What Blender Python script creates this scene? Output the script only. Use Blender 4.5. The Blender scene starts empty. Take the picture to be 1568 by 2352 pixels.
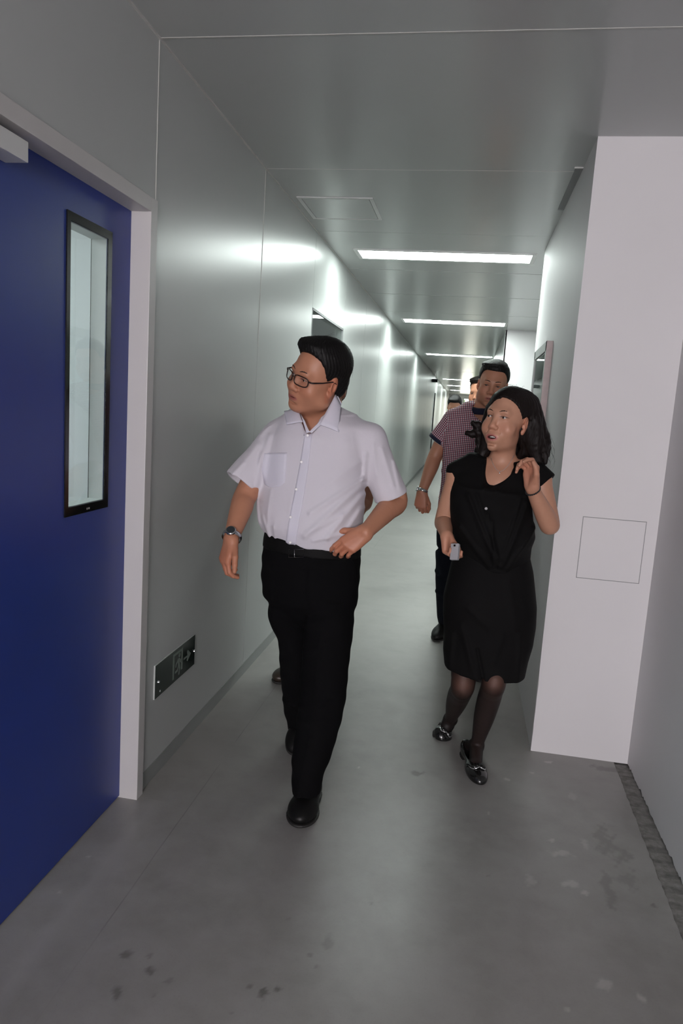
import bpy, bmesh, math, random
import numpy as np
from mathutils import Vector, Matrix

random.seed(7)
RNG = np.random.default_rng(7)
scene = bpy.context.scene
COL = scene.collection

# ------------------------------------------------------------------ camera
FPX, YAW, PITCH, ROLL, CAM_H = 1633.84, 9.465, 8.2969, 3.7391, 1.47


def camera_axes():
    y, p, r = (math.radians(a) for a in (YAW, PITCH, ROLL))
    fw = np.array([-math.sin(y) * math.cos(p), math.cos(y) * math.cos(p), -math.sin(p)])
    rt = np.array([math.cos(y), math.sin(y), 0.0])
    up = np.cross(rt, fw)
    return np.array([math.cos(r) * rt + math.sin(r) * up, math.cos(r) * up - math.sin(r) * rt, fw])


AX = camera_axes()
EYE = np.array([0.0, 0.0, CAM_H])
cam_data = bpy.data.cameras.new('camera')
cam_data.sensor_fit = 'HORIZONTAL'
cam_data.sensor_width = 36.0
cam_data.lens = FPX / 1568.0 * 36.0
cam_data.clip_start = 0.02
cam = bpy.data.objects.new('camera', cam_data)
COL.objects.link(cam)
cam.matrix_world = Matrix((
    (AX[0][0], AX[1][0], -AX[2][0], 0.0),
    (AX[0][1], AX[1][1], -AX[2][1], 0.0),
    (AX[0][2], AX[1][2], -AX[2][2], CAM_H),
    (0, 0, 0, 1)))
scene.camera = cam

# ------------------------------------------------------------------ exposure, sky, daylight
scene.view_settings.view_transform = 'Standard'
scene.view_settings.look = 'None'
scene.view_settings.gamma = 1.0
scene.view_settings.use_curve_mapping = False
scene.view_settings.exposure = 0.0
LAMP = 34.0          # emission of the fluorescent diffusers
DAY = 245.0           # watts of daylight through the window behind the photographer
cy = scene.cycles
cy.max_bounces, cy.diffuse_bounces, cy.glossy_bounces = 5, 3, 2
cy.transmission_bounces, cy.transparent_max_bounces = 2, 6
cy.use_adaptive_sampling, cy.adaptive_threshold = True, 0.1
cy.use_light_tree = False
cy.caustics_reflective = cy.caustics_refractive = False
cy.sample_clamp_indirect = 6.0
world = bpy.data.worlds.new('sky')
scene.world = world
world.use_nodes = True
wn = world.node_tree
wn.nodes['Background'].inputs[0].default_value = (0.95, 1.0, 0.90, 1)
wn.nodes['Background'].inputs[1].default_value = 2.0


def area_light(name, loc, rot, sx, sy, power, col):
    ld = bpy.data.lights.new(name, 'AREA')
    ld.shape = 'RECTANGLE'
    ld.size, ld.size_y = sx, sy
    ld.energy = power
    ld.color = col
    o = bpy.data.objects.new(name, ld)
    COL.objects.link(o)
    o.location = loc
    o.rotation_euler = rot
    return o


# daylight entering by the window in the wall behind the photographer (faces +Y)
area_light('window_daylight', (0.15, -4.9, 1.55), (math.radians(90), 0, 0), 1.5, 1.5, DAY, (1.0, 0.93, 0.97))
# daylight entering by the window at the far end of the corridor (faces -Y)
area_light('far_window_daylight', (-0.2, 38.4, 1.6), (math.radians(-90), 0, 0), 0.6, 1.6, 16.0, (1.0, 0.99, 0.86))

# ------------------------------------------------------------------ measured places
WL, WR, WN, H = -1.0774, 0.4104, 0.8258, 2.604      # left wall, right wall, right niche wall, ceiling
YP, YE, YF, WFAR = 3.137, 5.13, 9.65, 0.385         # pillar front, end of right wall, next wall face, far right wall
REC, YJ, ZD = 0.0616, 2.279, 2.061                  # door recess, door jamb, door head
YBACK, YEND = -5.0, 38.5


def V3(*a):
    return np.array(a, float)


def ray(u, v):
    return AX.T @ np.array([(u - 784) / FPX, -(v - 1176) / FPX, 1.0])


def at(u, v, Y):
    """the place at depth Y that the photograph shows at (u, v)"""
    d = ray(u, v)
    return EYE + d * (Y / d[1])


def img(du, dv, toward=0.0):
    """a direction given as seen: right, down, and towards the viewer"""
    w = du * AX[0] - dv * AX[1] - toward * AX[2]
    return w / np.linalg.norm(w)


# ------------------------------------------------------------------ object helpers
def tag(o, label=None, cat=None, group=None, kind=None):
    if label:
        o['label'] = label
    if cat:
        o['category'] = cat
    if group:
        o['group'] = group
    if kind:
        o['kind'] = kind
    return o


def empty(name, loc=(0, 0, 0)):
    o = bpy.data.objects.new(name, None)
    o.empty_display_size = 0.1
    COL.objects.link(o)
    o.location = loc
    return o


def link(name, me, mat=None, parent=None):
    o = bpy.data.objects.new(name, me)
    COL.objects.link(o)
    if mat is not None and len(me.materials) == 0:
        me.materials.append(mat)
    if parent is not None:
        o.parent = parent
        p = parent
        off = Vector((0, 0, 0))
        while p is not None:
            off += Vector(p.location)
            p = p.parent
        o.location = -off       # children are modelled in world coordinates
    return o


def mesh_from(name, verts, faces, mat=None, parent=None, smooth=False):
    me = bpy.data.meshes.new(name)
    me.from_pydata([tuple(map(float, v)) for v in verts], [], [tuple(map(int, f)) for f in faces])
    if smooth:
        for p in me.polygons:
            p.use_smooth = True
    me.update()
    return link(name, me, mat, parent)


class MB:
    """collects boxes, prisms and tubes that make ONE piece"""
    def __init__(s):
        s.v, s.f = [], []

    def box(s, x0, x1, y0, y1, z0, z1, bev=0.0):
        b = len(s.v)
        if bev <= 0:
            s.v += [(x, y, z) for x in (x0, x1) for y in (y0, y1) for z in (z0, z1)]
            s.f += [tuple(b + i for i in q) for q in
                    ((0, 1, 3, 2), (4, 6, 7, 5), (0, 4, 5, 1), (2, 3, 7, 6), (0, 2, 6, 4), (1, 5, 7, 3))]
            return s
        bm = bmesh.new()
        bmesh.ops.create_cube(bm, size=1.0)
        for v in bm.verts:
            v.co = Vector(((x0 + x1) / 2 + v.co.x * (x1 - x0), (y0 + y1) / 2 + v.co.y * (y1 - y0), (z0 + z1) / 2 + v.co.z * (z1 - z0)))
        bmesh.ops.bevel(bm, geom=list(bm.edges), offset=bev, segments=2, affect='EDGES', profile=0.6)
        bm.verts.index_update()
        s.v += [tuple(v.co) for v in bm.verts]
        s.f += [tuple(b + v.index for v in f.verts) for f in bm.faces]
        bm.free()
        return s

    def quad(s, *p):
        b = len(s.v)
        s.v += [tuple(q) for q in p]
        s.f.append(tuple(range(b, b + len(p))))
        return s

    def prism(s, poly, off):
        """extrude a closed polygon of 3-D points by the vector off"""
        b, n = len(s.v), len(poly)
        off = np.array(off)
        s.v += [tuple(p) for p in poly] + [tuple(np.array(p) + off) for p in poly]
        s.f.append(tuple(range(b + n - 1, b - 1, -1)))
        s.f.append(tuple(range(b + n, b + 2 * n)))
        for i in range(n):
            j = (i + 1) % n
            s.f.append((b + i, b + j, b + n + j, b + n + i))
        return s

    def tube(s, pts, rad, seg=10, closed=False, flat=1.0, nrm=None):
        pts = [np.array(p, float) for p in pts]
        n = len(pts)
        rads = rad if hasattr(rad, '__len__') else [rad] * n
        b = len(s.v)
        ref = np.array(nrm if nrm is not None else (0.13, 0.31, 0.94), float)
        for i, p in enumerate(pts):
            if closed:
                t = pts[(i + 1) % n] - pts[i - 1]
            else:
                t = pts[min(i + 1, n - 1)] - pts[max(i - 1, 0)]
            t = t / (np.linalg.norm(t) + 1e-12)
            a = np.cross(t, ref)
            if np.linalg.norm(a) < 1e-4:
                a = np.cross(t, (1, 0, 0))
            a /= np.linalg.norm(a)
            c = np.cross(a, t)
            for k in range(seg):
                w = 2 * math.pi * k / seg
                s.v.append(tuple(p + rads[i] * (math.cos(w) * a + math.sin(w) * c * flat)))
        m = n if closed else n - 1
        for i in range(m):
            for k in range(seg):
                k2 = (k + 1) % seg
                i2 = (i + 1) % n
                s.f.append((b + i * seg + k, b + i * seg + k2, b + i2 * seg + k2, b + i2 * seg + k))
        if not closed:
            s.f.append(tuple(b + k for k in range(seg - 1, -1, -1)))
            s.f.append(tuple(b + (n - 1) * seg + k for k in range(seg)))
        return s

    def build(s, name, mat=None, parent=None, smooth=False):
        return mesh_from(name, s.v, s.f, mat, parent, smooth)


# ------------------------------------------------------------------ materials
class NT:
    def __init__(s, name):
        s.m = bpy.data.materials.new(name)
        s.m.use_nodes = True
        s.t = s.m.node_tree
        s.b = s.t.nodes['Principled BSDF']
        s.out = s.t.nodes['Material Output']

    def n(s, kind, **kw):
        nd = s.t.nodes.new(kind)
        for k, v in kw.items():
            if k.startswith('i_'):
                key = k[2:]
                key = int(key) if key.isdigit() else key
                nd.inputs[key].default_value = v
            else:
                setattr(nd, k, v)
        return nd

    def l(s, a, b):
        s.t.links.new(a, b)
        return s

    def math(s, op, a, b=None, c=None, clamp=False):
        nd = s.n('ShaderNodeMath', operation=op, use_clamp=clamp)
        for i, x in enumerate((a, b, c)):
            if x is None:
                continue
            if isinstance(x, (int, float)):
                nd.inputs[i].default_value = x
            else:
                s.l(x, nd.inputs[i])
        return nd.outputs[0]

    def mix(s, fac, a, b, blend='MIX'):
        nd = s.n('ShaderNodeMix', data_type='RGBA', blend_type=blend)
        for sock, x in ((nd.inputs[0], fac), (nd.inputs[6], a), (nd.inputs[7], b)):
            if isinstance(x, (int, float)):
                sock.default_value = x
            elif isinstance(x, tuple):
                sock.default_value = x if len(x) == 4 else x + (1,)
            else:
                s.l(x, sock)
        return nd.outputs[2]

    def noise(s, scale, detail=3.0, rough=0.5, vec=None, dist=0.0):
        nd = s.n('ShaderNodeTexNoise', i_Scale=scale, i_Detail=detail, i_Roughness=rough, i_Distortion=dist)
        if vec is None:
            vec = s.pos()
        s.l(vec, nd.inputs['Vector'])
        return nd.outputs['Fac']

    def pos(s):
        if not hasattr(s, '_pos'):
            s._pos = s.n('ShaderNodeNewGeometry').outputs['Position']
        return s._pos

    def ramp(s, fac, lo, hi):
        return s.math('MULTIPLY_ADD', s.math('SUBTRACT', fac, lo), 1.0 / (hi - lo), 0.0, clamp=True)

    def bump(s, height, strength=0.2, dist=0.002):
        nd = s.n('ShaderNodeBump', i_Strength=strength, i_Distance=dist)
        s.l(height, nd.inputs['Height'])
        s.l(nd.outputs[0], s.b.inputs['Normal'])


def plain(name, col, rough=0.5, metal=0.0, spec=0.5, var=0.06, scale=6.0, bump=0.0, bscale=300.0, coat=0.0, aniso=0.0):
    t = NT(name)
    c = (*col, 1)
    if var > 0:
        f = t.noise(scale, 4.0)
        d = tuple(x * (1 - var) for x in col) + (1,)
        e = tuple(min(1, x * (1 + var)) for x in col) + (1,)
        t.l(t.mix(f, d, e), t.b.inputs['Base Color'])
    else:
        t.b.inputs['Base Color'].default_value = c
    t.b.inputs['Roughness'].default_value = rough
    t.b.inputs['Metallic'].default_value = metal
    t.b.inputs['Specular IOR Level'].default_value = spec
    if coat:
        t.b.inputs['Coat Weight'].default_value = coat
        t.b.inputs['Coat Roughness'].default_value = 0.05
    if bump:
        t.bump(t.noise(bscale, 2.0), bump, 0.001)
    return t.m


def emit(name, col, strength):
    t = NT(name)
    t.b.inputs['Base Color'].default_value = (0.9, 0.9, 0.9, 1)
    t.b.inputs['Emission Color'].default_value = (*col, 1)
    t.b.inputs['Emission Strength'].default_value = strength
    return t.m


def painted_steel(name, col, rough, spec=0.5):
    t = NT(name)
    f = t.noise(1.3, 3.0)
    t.l(t.mix(f, tuple(x * 0.965 for x in col), tuple(min(1, x * 1.03) for x in col)), t.b.inputs['Base Color'])
    t.b.inputs['Roughness'].default_value = rough
    t.b.inputs['Specular IOR Level'].default_value = spec
    return t.m


def glass(name, tint=(0.94, 0.975, 0.97), rough=0.0):
    """thin pane: lets light through, mirrors at grazing angles"""
    t = NT(name)
    t.t.nodes.remove(t.b)
    tr = t.n('ShaderNodeBsdfTransparent')
    tr.inputs[0].default_value = (*tint, 1)
    gl = t.n('ShaderNodeBsdfGlossy')
    gl.inputs['Roughness'].default_value = rough
    lw = t.n('ShaderNodeLayerWeight', i_Blend=0.5)
    fr = t.n('ShaderNodeMath', operation='MULTIPLY_ADD')
    t.l(t.math('POWER', lw.outputs['Facing'], 5.0), fr.inputs[0])
    fr.inputs[1].default_value, fr.inputs[2].default_value = 0.9, 0.05
    mx = t.n('ShaderNodeMixShader')
    t.l(fr.outputs[0], mx.inputs[0]).l(tr.outputs[0], mx.inputs[1]).l(gl.outputs[0], mx.inputs[2])
    t.l(mx.outputs[0], t.out.inputs[0])
    return t.m


M = {}
M['wall'] = painted_steel('painted_steel_wall', (0.515, 0.535, 0.525), 0.31, 0.45)
M['ceil'] = painted_steel('painted_steel_ceiling', (0.50, 0.52, 0.51), 0.22, 0.5)
M['plaster'] = plain('white_plaster', (0.78, 0.765, 0.775), 0.62, var=0.03, scale=2.5, bump=0.08, bscale=90)
M['bead'] = plain('white_sealant_bead', (0.60, 0.60, 0.575), 0.5, var=0.05)
M['joint'] = plain('grey_joint', (0.30, 0.31, 0.31), 0.7)
M['frame'] = plain('cream_steel_frame', (0.60, 0.585, 0.575), 0.42, var=0.03)
M['base'] = plain('grey_aluminium_skirting', (0.36, 0.38, 0.37), 0.42, metal=0.25, var=0.08)
M['blue'] = plain('blue_painted_door', (0.020, 0.045, 0.26), 0.36, var=0.10, scale=2.0)
M['black_gloss'] = plain('black_printed_glass_border', (0.008, 0.008, 0.008), 0.12, var=0)
M['black'] = plain('black_rubber', (0.015, 0.015, 0.016), 0.55, var=0.1)
M['alu'] = plain('brushed_aluminium', (0.62, 0.63, 0.63), 0.3, metal=0.9, var=0.08)
M['chrome'] = plain('chrome', (0.82, 0.83, 0.84), 0.12, metal=1.0, var=0)
M['white_metal'] = plain('white_enamel', (0.70, 0.71, 0.70), 0.35, var=0.03)
M['lamp'] = emit('lit_fluorescent_diffuser', (0.90, 1.0, 0.955), LAMP)
M['glass'] = glass('clear_pane')
M['green_glass'] = plain('dark_green_sign_face', (0.010, 0.020, 0.017), 0.10, var=0.05)
M['symbol'] = plain('pale_sign_symbol', (0.16, 0.20, 0.17), 0.35, var=0.05)
M['acrylic'] = plain('white_acrylic_edge', (0.52, 0.55, 0.53), 0.25, var=0.02)
M['leaf'] = plain('garden_foliage', (0.16, 0.26, 0.06), 0.6, var=0.3, scale=3)
M['pink_wood'] = plain('bare_frame_edge', (0.60, 0.50, 0.49), 0.6, var=0.16, scale=25)

# ================================================================== THE SETTING
def ground(u, v):
    d = ray(u, v)
    return EYE + d * (-CAM_H / d[2])


def floor_material():
    t = NT('worn_grey_floor_coating')
    pos = t.pos()
    sep = t.n('ShaderNodeSeparateXYZ')
    t.l(pos, sep.inputs[0])
    x, y = sep.outputs[0], sep.outputs[1]
    big = t.noise(0.9, 4.0, 0.55)
    fine = t.noise(9.0, 5.0, 0.6)
    grit = t.noise(160.0, 2.0)
    mid = t.noise(3.4, 5.0, 0.62, dist=0.4)
    col = t.mix(big, (0.285, 0.276, 0.258, 1), (0.365, 0.357, 0.337, 1))
    col = t.mix(t.math('MULTIPLY', t.ramp(mid, 0.38, 0.68), 0.5), col, (0.245, 0.236, 0.222, 1))
    col = t.mix(t.ramp(fine, 0.35, 0.75), col, (0.36, 0.352, 0.335, 1))
    col = t.mix(t.math('MULTIPLY', t.ramp(grit, 0.55, 0.8), 0.16), col, (0.20, 0.19, 0.18, 1))
    # the seam of the floor sheet, running along the corridor
    xs = t.math('ADD', x, t.math('MULTIPLY', t.math('SUBTRACT', big, 0.5), 0.02))
    seam = t.math('LESS_THAN', t.math('ABSOLUTE', t.math('ADD', xs, 0.872)), 0.0022)
    seam = t.math('MULTIPLY', seam, t.ramp(t.noise(3.0, 2.0), 0.42, 0.6))
    col = t.mix(t.math('MULTIPLY', seam, 0.36), col, (0.12, 0.115, 0.11, 1))
    # scuffed band beside the sliding door
    band = t.math('SUBTRACT', 1.0, t.ramp(t.math('ABSOLUTE', t.math('ADD', t.math('ADD', x, 1.0), t.math('MULTIPLY', t.math('SUBTRACT', fine, 0.5), 0.05))), 0.0, 0.045))
    band = t.math('MULTIPLY', band, t.math('LESS_THAN', y, 2.3))
    col = t.mix(t.math('MULTIPLY', band, 0.35), col, (0.43, 0.42, 0.41, 1))
    dark = [(290, 2190, 15, 10, .6), (345, 2231, 13, 8, .65), (272, 2281, 14, 12, .6), (341, 2195, 8, 6, .35), (383, 2254, 11, 7, .3),
            (606, 2282, 10, 13, .75), (636, 2270, 9, 9, .7), (572, 2267, 6, 6, .5), (752, 2163, 11, 16, .3), (712, 2193, 6, 5, .4),
            (726, 2220, 7, 4, .35), (960, 1776, 14, 6, .55), (532, 2326, 5, 4, .45), (853, 2077, 5, 4, .3), (1395, 1938, 22, 36, .32),
            (1432, 1965, 16, 22, .35), (1398, 2045, 12, 48, .32), (1440, 2025, 26, 14, .25), (1395, 1765, 30, 7, .4), (1497, 2080, 9, 4, .5),
            (660, 2110, 5, 4, .2), (350, 2285, 6, 4, .3), (1120, 2012, 4, 3, .3)]
    pale = [(1286, 1958, 22, 8, .35), (1386, 2262, 16, 14, .4), (1473, 2291, 7, 10, .5), (1215, 2022, 12, 10, .3), (1308, 2032, 18, 8, .35),
            (1342, 2052, 7, 6, .45), (1268, 1932, 7, 4, .4), (1345, 1938, 8, 12, .3), (1258, 1750, 7, 3, .6), (1222, 1775, 6, 3, .4),
            (1162, 1790, 6, 3, .5), (1302, 2318, 5, 4, .4), (824, 1764, 4, 2, .5), (700, 1785, 14, 2, .35), (1120, 1868, 4, 3, .4),
            (203, 1967, 5, 3, .4), (136, 2050, 4, 3, .35), (1510, 1770, 8, 3, .4), (1315, 1830, 8, 8, .2)]
    at_ = t.n('ShaderNodeAttribute', attribute_name='stain')
    ss = t.n('ShaderNodeSeparateColor')
    t.l(at_.outputs['Color'], ss.inputs[0])
    col = t.mix(ss.outputs[0], col, (0.10, 0.095, 0.085, 1))
    col = t.mix(ss.outputs[1], col, (0.62, 0.61, 0.58, 1))
    t.l(col, t.b.inputs['Base Color'])
    t.l(t.math('MULTIPLY_ADD', fine, 0.16, 0.30), t.b.inputs['Roughness'])
    t.b.inputs['Specular IOR Level'].default_value = 0.5
    t.bump(t.math('ADD', fine, t.math('MULTIPLY', grit, 0.15)), 0.10, 0.002)
    return t.m, (dark, pale)


M['floor'], STAINS = floor_material()
tt = NT('bare_broken_concrete')
f1 = tt.noise(40, 5, 0.65)
tt.l(tt.mix(tt.ramp(f1, 0.3, 0.7), (0.15, 0.145, 0.135, 1), (0.30, 0.29, 0.275, 1)), tt.b.inputs['Base Color'])
tt.b.inputs['Roughness'].default_value = 0.9
tt.bump(f1, 0.5, 0.004)
M['concrete'] = tt.m

# ---- floor (its coating stops at a ragged line short of the niche wall)
ys = np.arange(YBACK, YP + 1e-6, 0.02)
ys[-1] = YP
jag = 0.785 - 0.018 * np.clip((YP - ys), 0, 1.2) + np.cumsum(RNG.normal(0, 0.0016, len(ys))) * 0.25 + RNG.normal(0, 0.0016, len(ys))
gy = np.concatenate([[YBACK, 0.0, 1.2], np.arange(1.3, YP, .007), [YP]])
gj = np.interp(gy, ys, jag)
gx = np.concatenate([[-4.2, -1.2], np.arange(-1.15, .72, .007)])
VX = np.concatenate([np.repeat(gx[None, :], len(gy), 0), gj[:, None], gj[:, None]], 1)
VY = np.repeat(gy[:, None], VX.shape[1], 1)
VZ = np.zeros_like(VX)
VZ[:, -1] = -.008
fv = np.stack([VX, VY, VZ], -1).reshape(-1, 3)
nr, nc = VX.shape
ii, jj = np.meshgrid(np.arange(nr - 1), np.arange(nc - 1), indexing='ij')
q0 = (ii * nc + jj).ravel()
ff = np.stack([q0, q0 + 1, q0 + nc + 1, q0 + nc], 1)
nb = len(fv)
fv = np.concatenate([fv, [(-4.2, YP, 0), (4.2, YP, 0), (4.2, YEND + .2, 0), (-4.2, YEND + .2, 0)]])
ff = np.concatenate([ff, [[nb, nb + 1, nb + 2, nb + 3]]])
fme = bpy.data.meshes.new('floor')
fme.from_pydata(fv.tolist(), [], ff.tolist())
st = np.zeros((len(fv), 4), np.float32)
st[:, 3] = 1
for ch, lst in enumerate(STAINS):
    for n, (u, v, du, dv, k) in enumerate(lst):
        g = ground(u, v)
        rx, ry = np.linalg.norm(ground(u + du, v) - g), np.linalg.norm(ground(u, v + dv) - g)
        ex, ey = (fv[:, 0] - g[0]) / rx, (fv[:, 1] - g[1]) / ry
        X_, Y_ = fv[:, 0], fv[:, 1]
        wx = .35 * np.sin(70 * Y_ + 31 * X_ + n) + .22 * np.sin(160 * X_ - 95 * Y_ + 2 * n) + .14 * np.sin(290 * Y_ + 210 * X_)
        wy = .35 * np.sin(76 * X_ - 37 * Y_ + 2 * n) + .22 * np.sin(150 * Y_ + 120 * X_ + n) + .14 * np.sin(310 * X_ - 170 * Y_)
        rr = np.hypot(ex + wx, ey + wy)
        st[:, ch] = np.maximum(st[:, ch], k * np.clip((1.15 - rr) / .5, 0, 1))
fme.color_attributes.new('stain', 'FLOAT_COLOR', 'POINT').data.foreach_set('color', st.ravel())
tag(link('floor', fme, M['floor']), kind='structure')
cb = MB()
for i in range(0, len(ys) - 1):
    z0, z1 = -0.007 + 0.0012 * math.sin(i * 1.7), -0.007 + 0.0012 * math.sin((i + 1) * 1.7)
    cb.quad((0.70, ys[i], z0), (1.3, ys[i], z0 + .004), (1.3, ys[i + 1], z1 + .004), (0.70, ys[i + 1], z1))
cb.quad((0.70, YP - .001, -.008), (1.3, YP - .001, -.008), (1.3, YP + .2, -.004), (0.70, YP + .2, -.004))
cb.quad((WN + .03, YBACK, -.02), (WN + .03, YP + .1, -.02), (WN + .03, YP + .1, .04), (WN + .03, YBACK, .04))
tag(cb.build('trim_1', M['concrete']), kind='structure')

# ---- left wall: a backing sheet and the steel panels hung on it
SEAMS = [2.3252, 3.5565, 4.7577] + [5.9600 + 1.2 * i for i in range(28)]
ZB = 0.072
wl = MB()
wl.box(WL - .06, WL - .048, 3.0, 4.7577, 0, H).box(WL - .06, WL - .048, 5.96, YEND, 0, H)
wall_left = tag(wl.build('wall_left', M['joint']), kind='structure')


def panel(name, parent, x0, x1, y0, y1, z0, z1, mat, bev=0.0015):
    return MB().box(x0, x1, y0, y1, z0, z1, bev).build(name, mat, parent)


G = 0.0018
panel('wall_panel', wall_left, WL - .048, WL, 0.86, SEAMS[0] - G, 2.107, H, M['wall'])
panel('wall_panel', wall_left, WL - .048, WL, SEAMS[0] + G, SEAMS[1] - G, ZB, H, M['wall'])
panel('wall_panel', wall_left, WL - .048, WL, SEAMS[1] + G, SEAMS[2] - G, ZB, H, M['wall'])
panel('wall_panel', wall_left, WL - .048, WL, SEAMS[2] + G, SEAMS[3] - G, 2.118, H, M['wall'])
panel('wall_panel', wall_left, WL - .048, WL, SEAMS[2] + G, SEAMS[3] - G, ZB, 0.95, M['wall'])
for i in range(3, len(SEAMS) - 1):
    panel('wall_panel', wall_left, WL - .048, WL + 0.0006 * ((i * 7) % 3), SEAMS[i] + G, SEAMS[i + 1] - G, ZB, H, M['wall'])
panel('wall_panel', wall_left, WL - .048, WL, YBACK, -.34, ZB, H, M['wall'])
panel('wall_panel', wall_left, WL - .048, WL, -.336, 0.858, ZB, H, M['wall'])
for i, y in enumerate(SEAMS[:2]):
    MB().box(WL - .01, WL + .0016, y - .003, y + .003, 2.107 if i == 0 else 1.75, H).build('sealant_bead', M['bead'], wall_left)
MB().box(WL, WL + .006, YBACK, YEND, H - .006, H).build('sealant_bead', M['bead'], wall_left)
MB().box(WL - .02, WL - .0012, SEAMS[1] - .0018, SEAMS[1] + .0018, ZB, 1.75).build('joint_strip', M['joint'], wall_left)
for y in SEAMS[2:9]:
    MB().box(WL - .02, WL - .0012, y - .0018, y + .0018, ZB, H).build('joint_strip', M['joint'], wall_left)
bb = MB().box(WL - .05, WL - .004, SEAMS[0], YEND, 0, ZB - .006).box(WL - .05, WL + .002, SEAMS[0], YEND, ZB - .006, ZB)
tag(bb.build('baseboard_left', M['base']), kind='structure')

# ---- rooms behind the left wall
for nm, x0, y0, y1 in (('wall_door_room', -3.9, 0.2, 3.0), ('wall_window_room', -3.4, 4.2, 6.6)):
    rb = MB()
    xi = WL - .12
    rb.quad((x0, y0, 0), (x0, y1, 0), (x0, y1, H), (x0, y0, H))
    rb.quad((x0, y0, 0), (xi, y0, 0), (xi, y0, H), (x0, y0, H))
    rb.quad((x0, y1, 0), (xi, y1, 0), (xi, y1, H), (x0, y1, H))
    rb.quad((x0, y0, H), (xi, y0, H), (xi, y1, H), (x0, y1, H))
    tag(rb.build(nm, M['plaster']), kind='structure')
area_light('door_room_lamp', (-2.6, 1.7, 2.55), (0, 0, 0), 1.2, 0.6, 40, (0.94, 1.0, 0.99))
area_light('window_room_fill', (-2.4, 5.4, 2.55), (0, 0, 0), 1.2, 0.6, 10, (0.92, 1.0, 0.98))  # added fill light, no fixture seen; lifts the dark room behind the pane

# ---- the blue sliding door in its cream frame
XD = WL - REC
door = tag(empty('door_1', (XD, 1.6, 0)), kind='structure')
vy0, vy1, vz0, vz1 = 1.912, 2.124, 1.126, 1.938      # clear glass
oy0, oy1, oz0, oz1 = 1.894, 2.149, 1.100, 1.963      # black border
leaf = MB()
DT = 0.05
leaf.box(XD - DT, XD, 0.92, vy0, 0.008, ZD + .02).box(XD - DT, XD, vy1, YJ + .02, 0.008, ZD + .02)
leaf.box(XD - DT, XD, vy0, vy1, 0.008, vz0).box(XD - DT, XD, vy0, vy1, vz1, ZD + .02)
leaf.build('door_leaf', M['blue'], door)
for xx, nm in ((XD, 'front'), (XD - DT - .004, 'rear')):
    b = MB()
    x0, x1 = xx, xx + .004
    b.box(x0, x1, oy0, oy1, vz1, oz1).box(x0, x1, oy0, oy1, oz0, vz0).box(x0, x1, oy0, vy0, vz0, vz1).box(x0, x1, vy1, oy1, vz0, vz1)
    o = b.build('glass_border', M['black_gloss'], door)
    if nm == 'front':
        MB().box(xx + .004, xx + .0045, 2.015, 2.022, 1.108, 1.114).box(xx + .004, xx + .0045, 2.026, 2.033, 1.108, 1.114).build('maker_mark', M['alu'], o)
    MB().box(xx + .001, xx + .003, vy0, vy1, vz0, vz1).build('glass_pane', M['glass'], door)
b = MB()
b.box(XD - DT, XD - .001, vy0 - .002, vy0 + .003, vz0, vz1).box(XD - DT, XD - .001, vy1 - .003, vy1 + .002, vz0, vz1)
b.box(XD - DT, XD - .001, vy0, vy1, vz1 - .003, vz1 + .002).box(XD - DT, XD - .001, vy0, vy1, vz0 - .002, vz0 + .003)
b.build('window_lining', M['white_metal'], door)
b = MB()
x0, x1 = XD - .002, XD - .0005
MB().box(XD - DT - .03, WL + .008, YJ, SEAMS[0] + .002, 0.0, 2.107, .002).build('door_jamb', M['frame'], door)
MB().box(XD - DT - .03, WL + .008, 0.87, YJ, ZD, 2.107, .002).build('door_head', M['frame'], door)
MB().box(XD - DT - .03, WL + .008, 0.86, 0.92, 0.0, ZD, .002).build('door_jamb', M['frame'], door)
op = MB().box(XD + .001, WL + .0, 0.95, 1.628, 1.996, 2.043, .002).build('operator_cover', M['white_metal'], door)
MB().box(XD + .01, XD + .045, 1.30, 1.53, 1.988, 1.996).build('guide_roller', M['black'], op)

# ---- window in the left wall
win = tag(empty('window_1', (WL, 5.36, 1.5)), kind='structure')
b = MB()
wy0, wy1, wz0, wz1 = SEAMS[2] + .004, SEAMS[3] - .004, 0.952, 2.116
for yy in ((wy0, wy0 + .012), (wy1 - .012, wy1)):
    b.box(WL - .05, WL + .001, yy[0], yy[1], wz0, wz1)
b.box(WL - .05, WL + .001, wy0, wy1, wz1 - .012, wz1).box(WL - .05, WL + .001, wy0, wy1, wz0, wz0 + .012)
b.build('window_frame', M['joint'], win)
MB().box(WL - .012, WL - .006, wy0 + .012, wy1 - .012, wz0 + .012, wz1 - .012).build('window_pane', M['glass'], win)

# ---- ceiling, in panels laid across the corridor
cl = MB().box(-4.2, 4.2, YBACK, YEND + .2, H + .05, H + .06)
ceiling = tag(cl.build('ceiling', M['joint']), kind='structure')
CS = [YBACK, -3.74, -2.53, -1.32, -.11, 1.10] + SEAMS + [YEND]
for i in range(len(CS) - 1):
    dz = RNG.normal(0, 0.0011) if CS[i] > 5.5 else 0.0
    dz2 = RNG.normal(0, 0.0011) if CS[i] > 5.5 else 0.0
    x1 = 4.1 if CS[i] < 10 else WFAR + .1
    y0, y1 = CS[i] + G, CS[i + 1] - G
    v = [(WL - .02, y0, H + dz), (x1, y0, H + dz), (x1, y1, H + dz2), (WL - .02, y1, H + dz2)]
    v += [(p[0], p[1], H + .045) for p in v]
    mesh_from('ceiling_panel', v, [(3, 2, 1, 0), (4, 5, 6, 7), (0, 1, 5, 4), (1, 2, 6, 5), (2, 3, 7, 6), (3, 0, 4, 7)], M['ceil'], ceiling)
MB().box(WL, 2.6, SEAMS[0] - .003, SEAMS[0] + .003, H - .0012, H + .02).build('sealant_bead', M['bead'], ceiling)
MB().box(WL, WR, SEAMS[1] - .002, SEAMS[1] + .002, H - .0008, H + .02).build('sealant_bead', M['bead'], ceiling)
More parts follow.
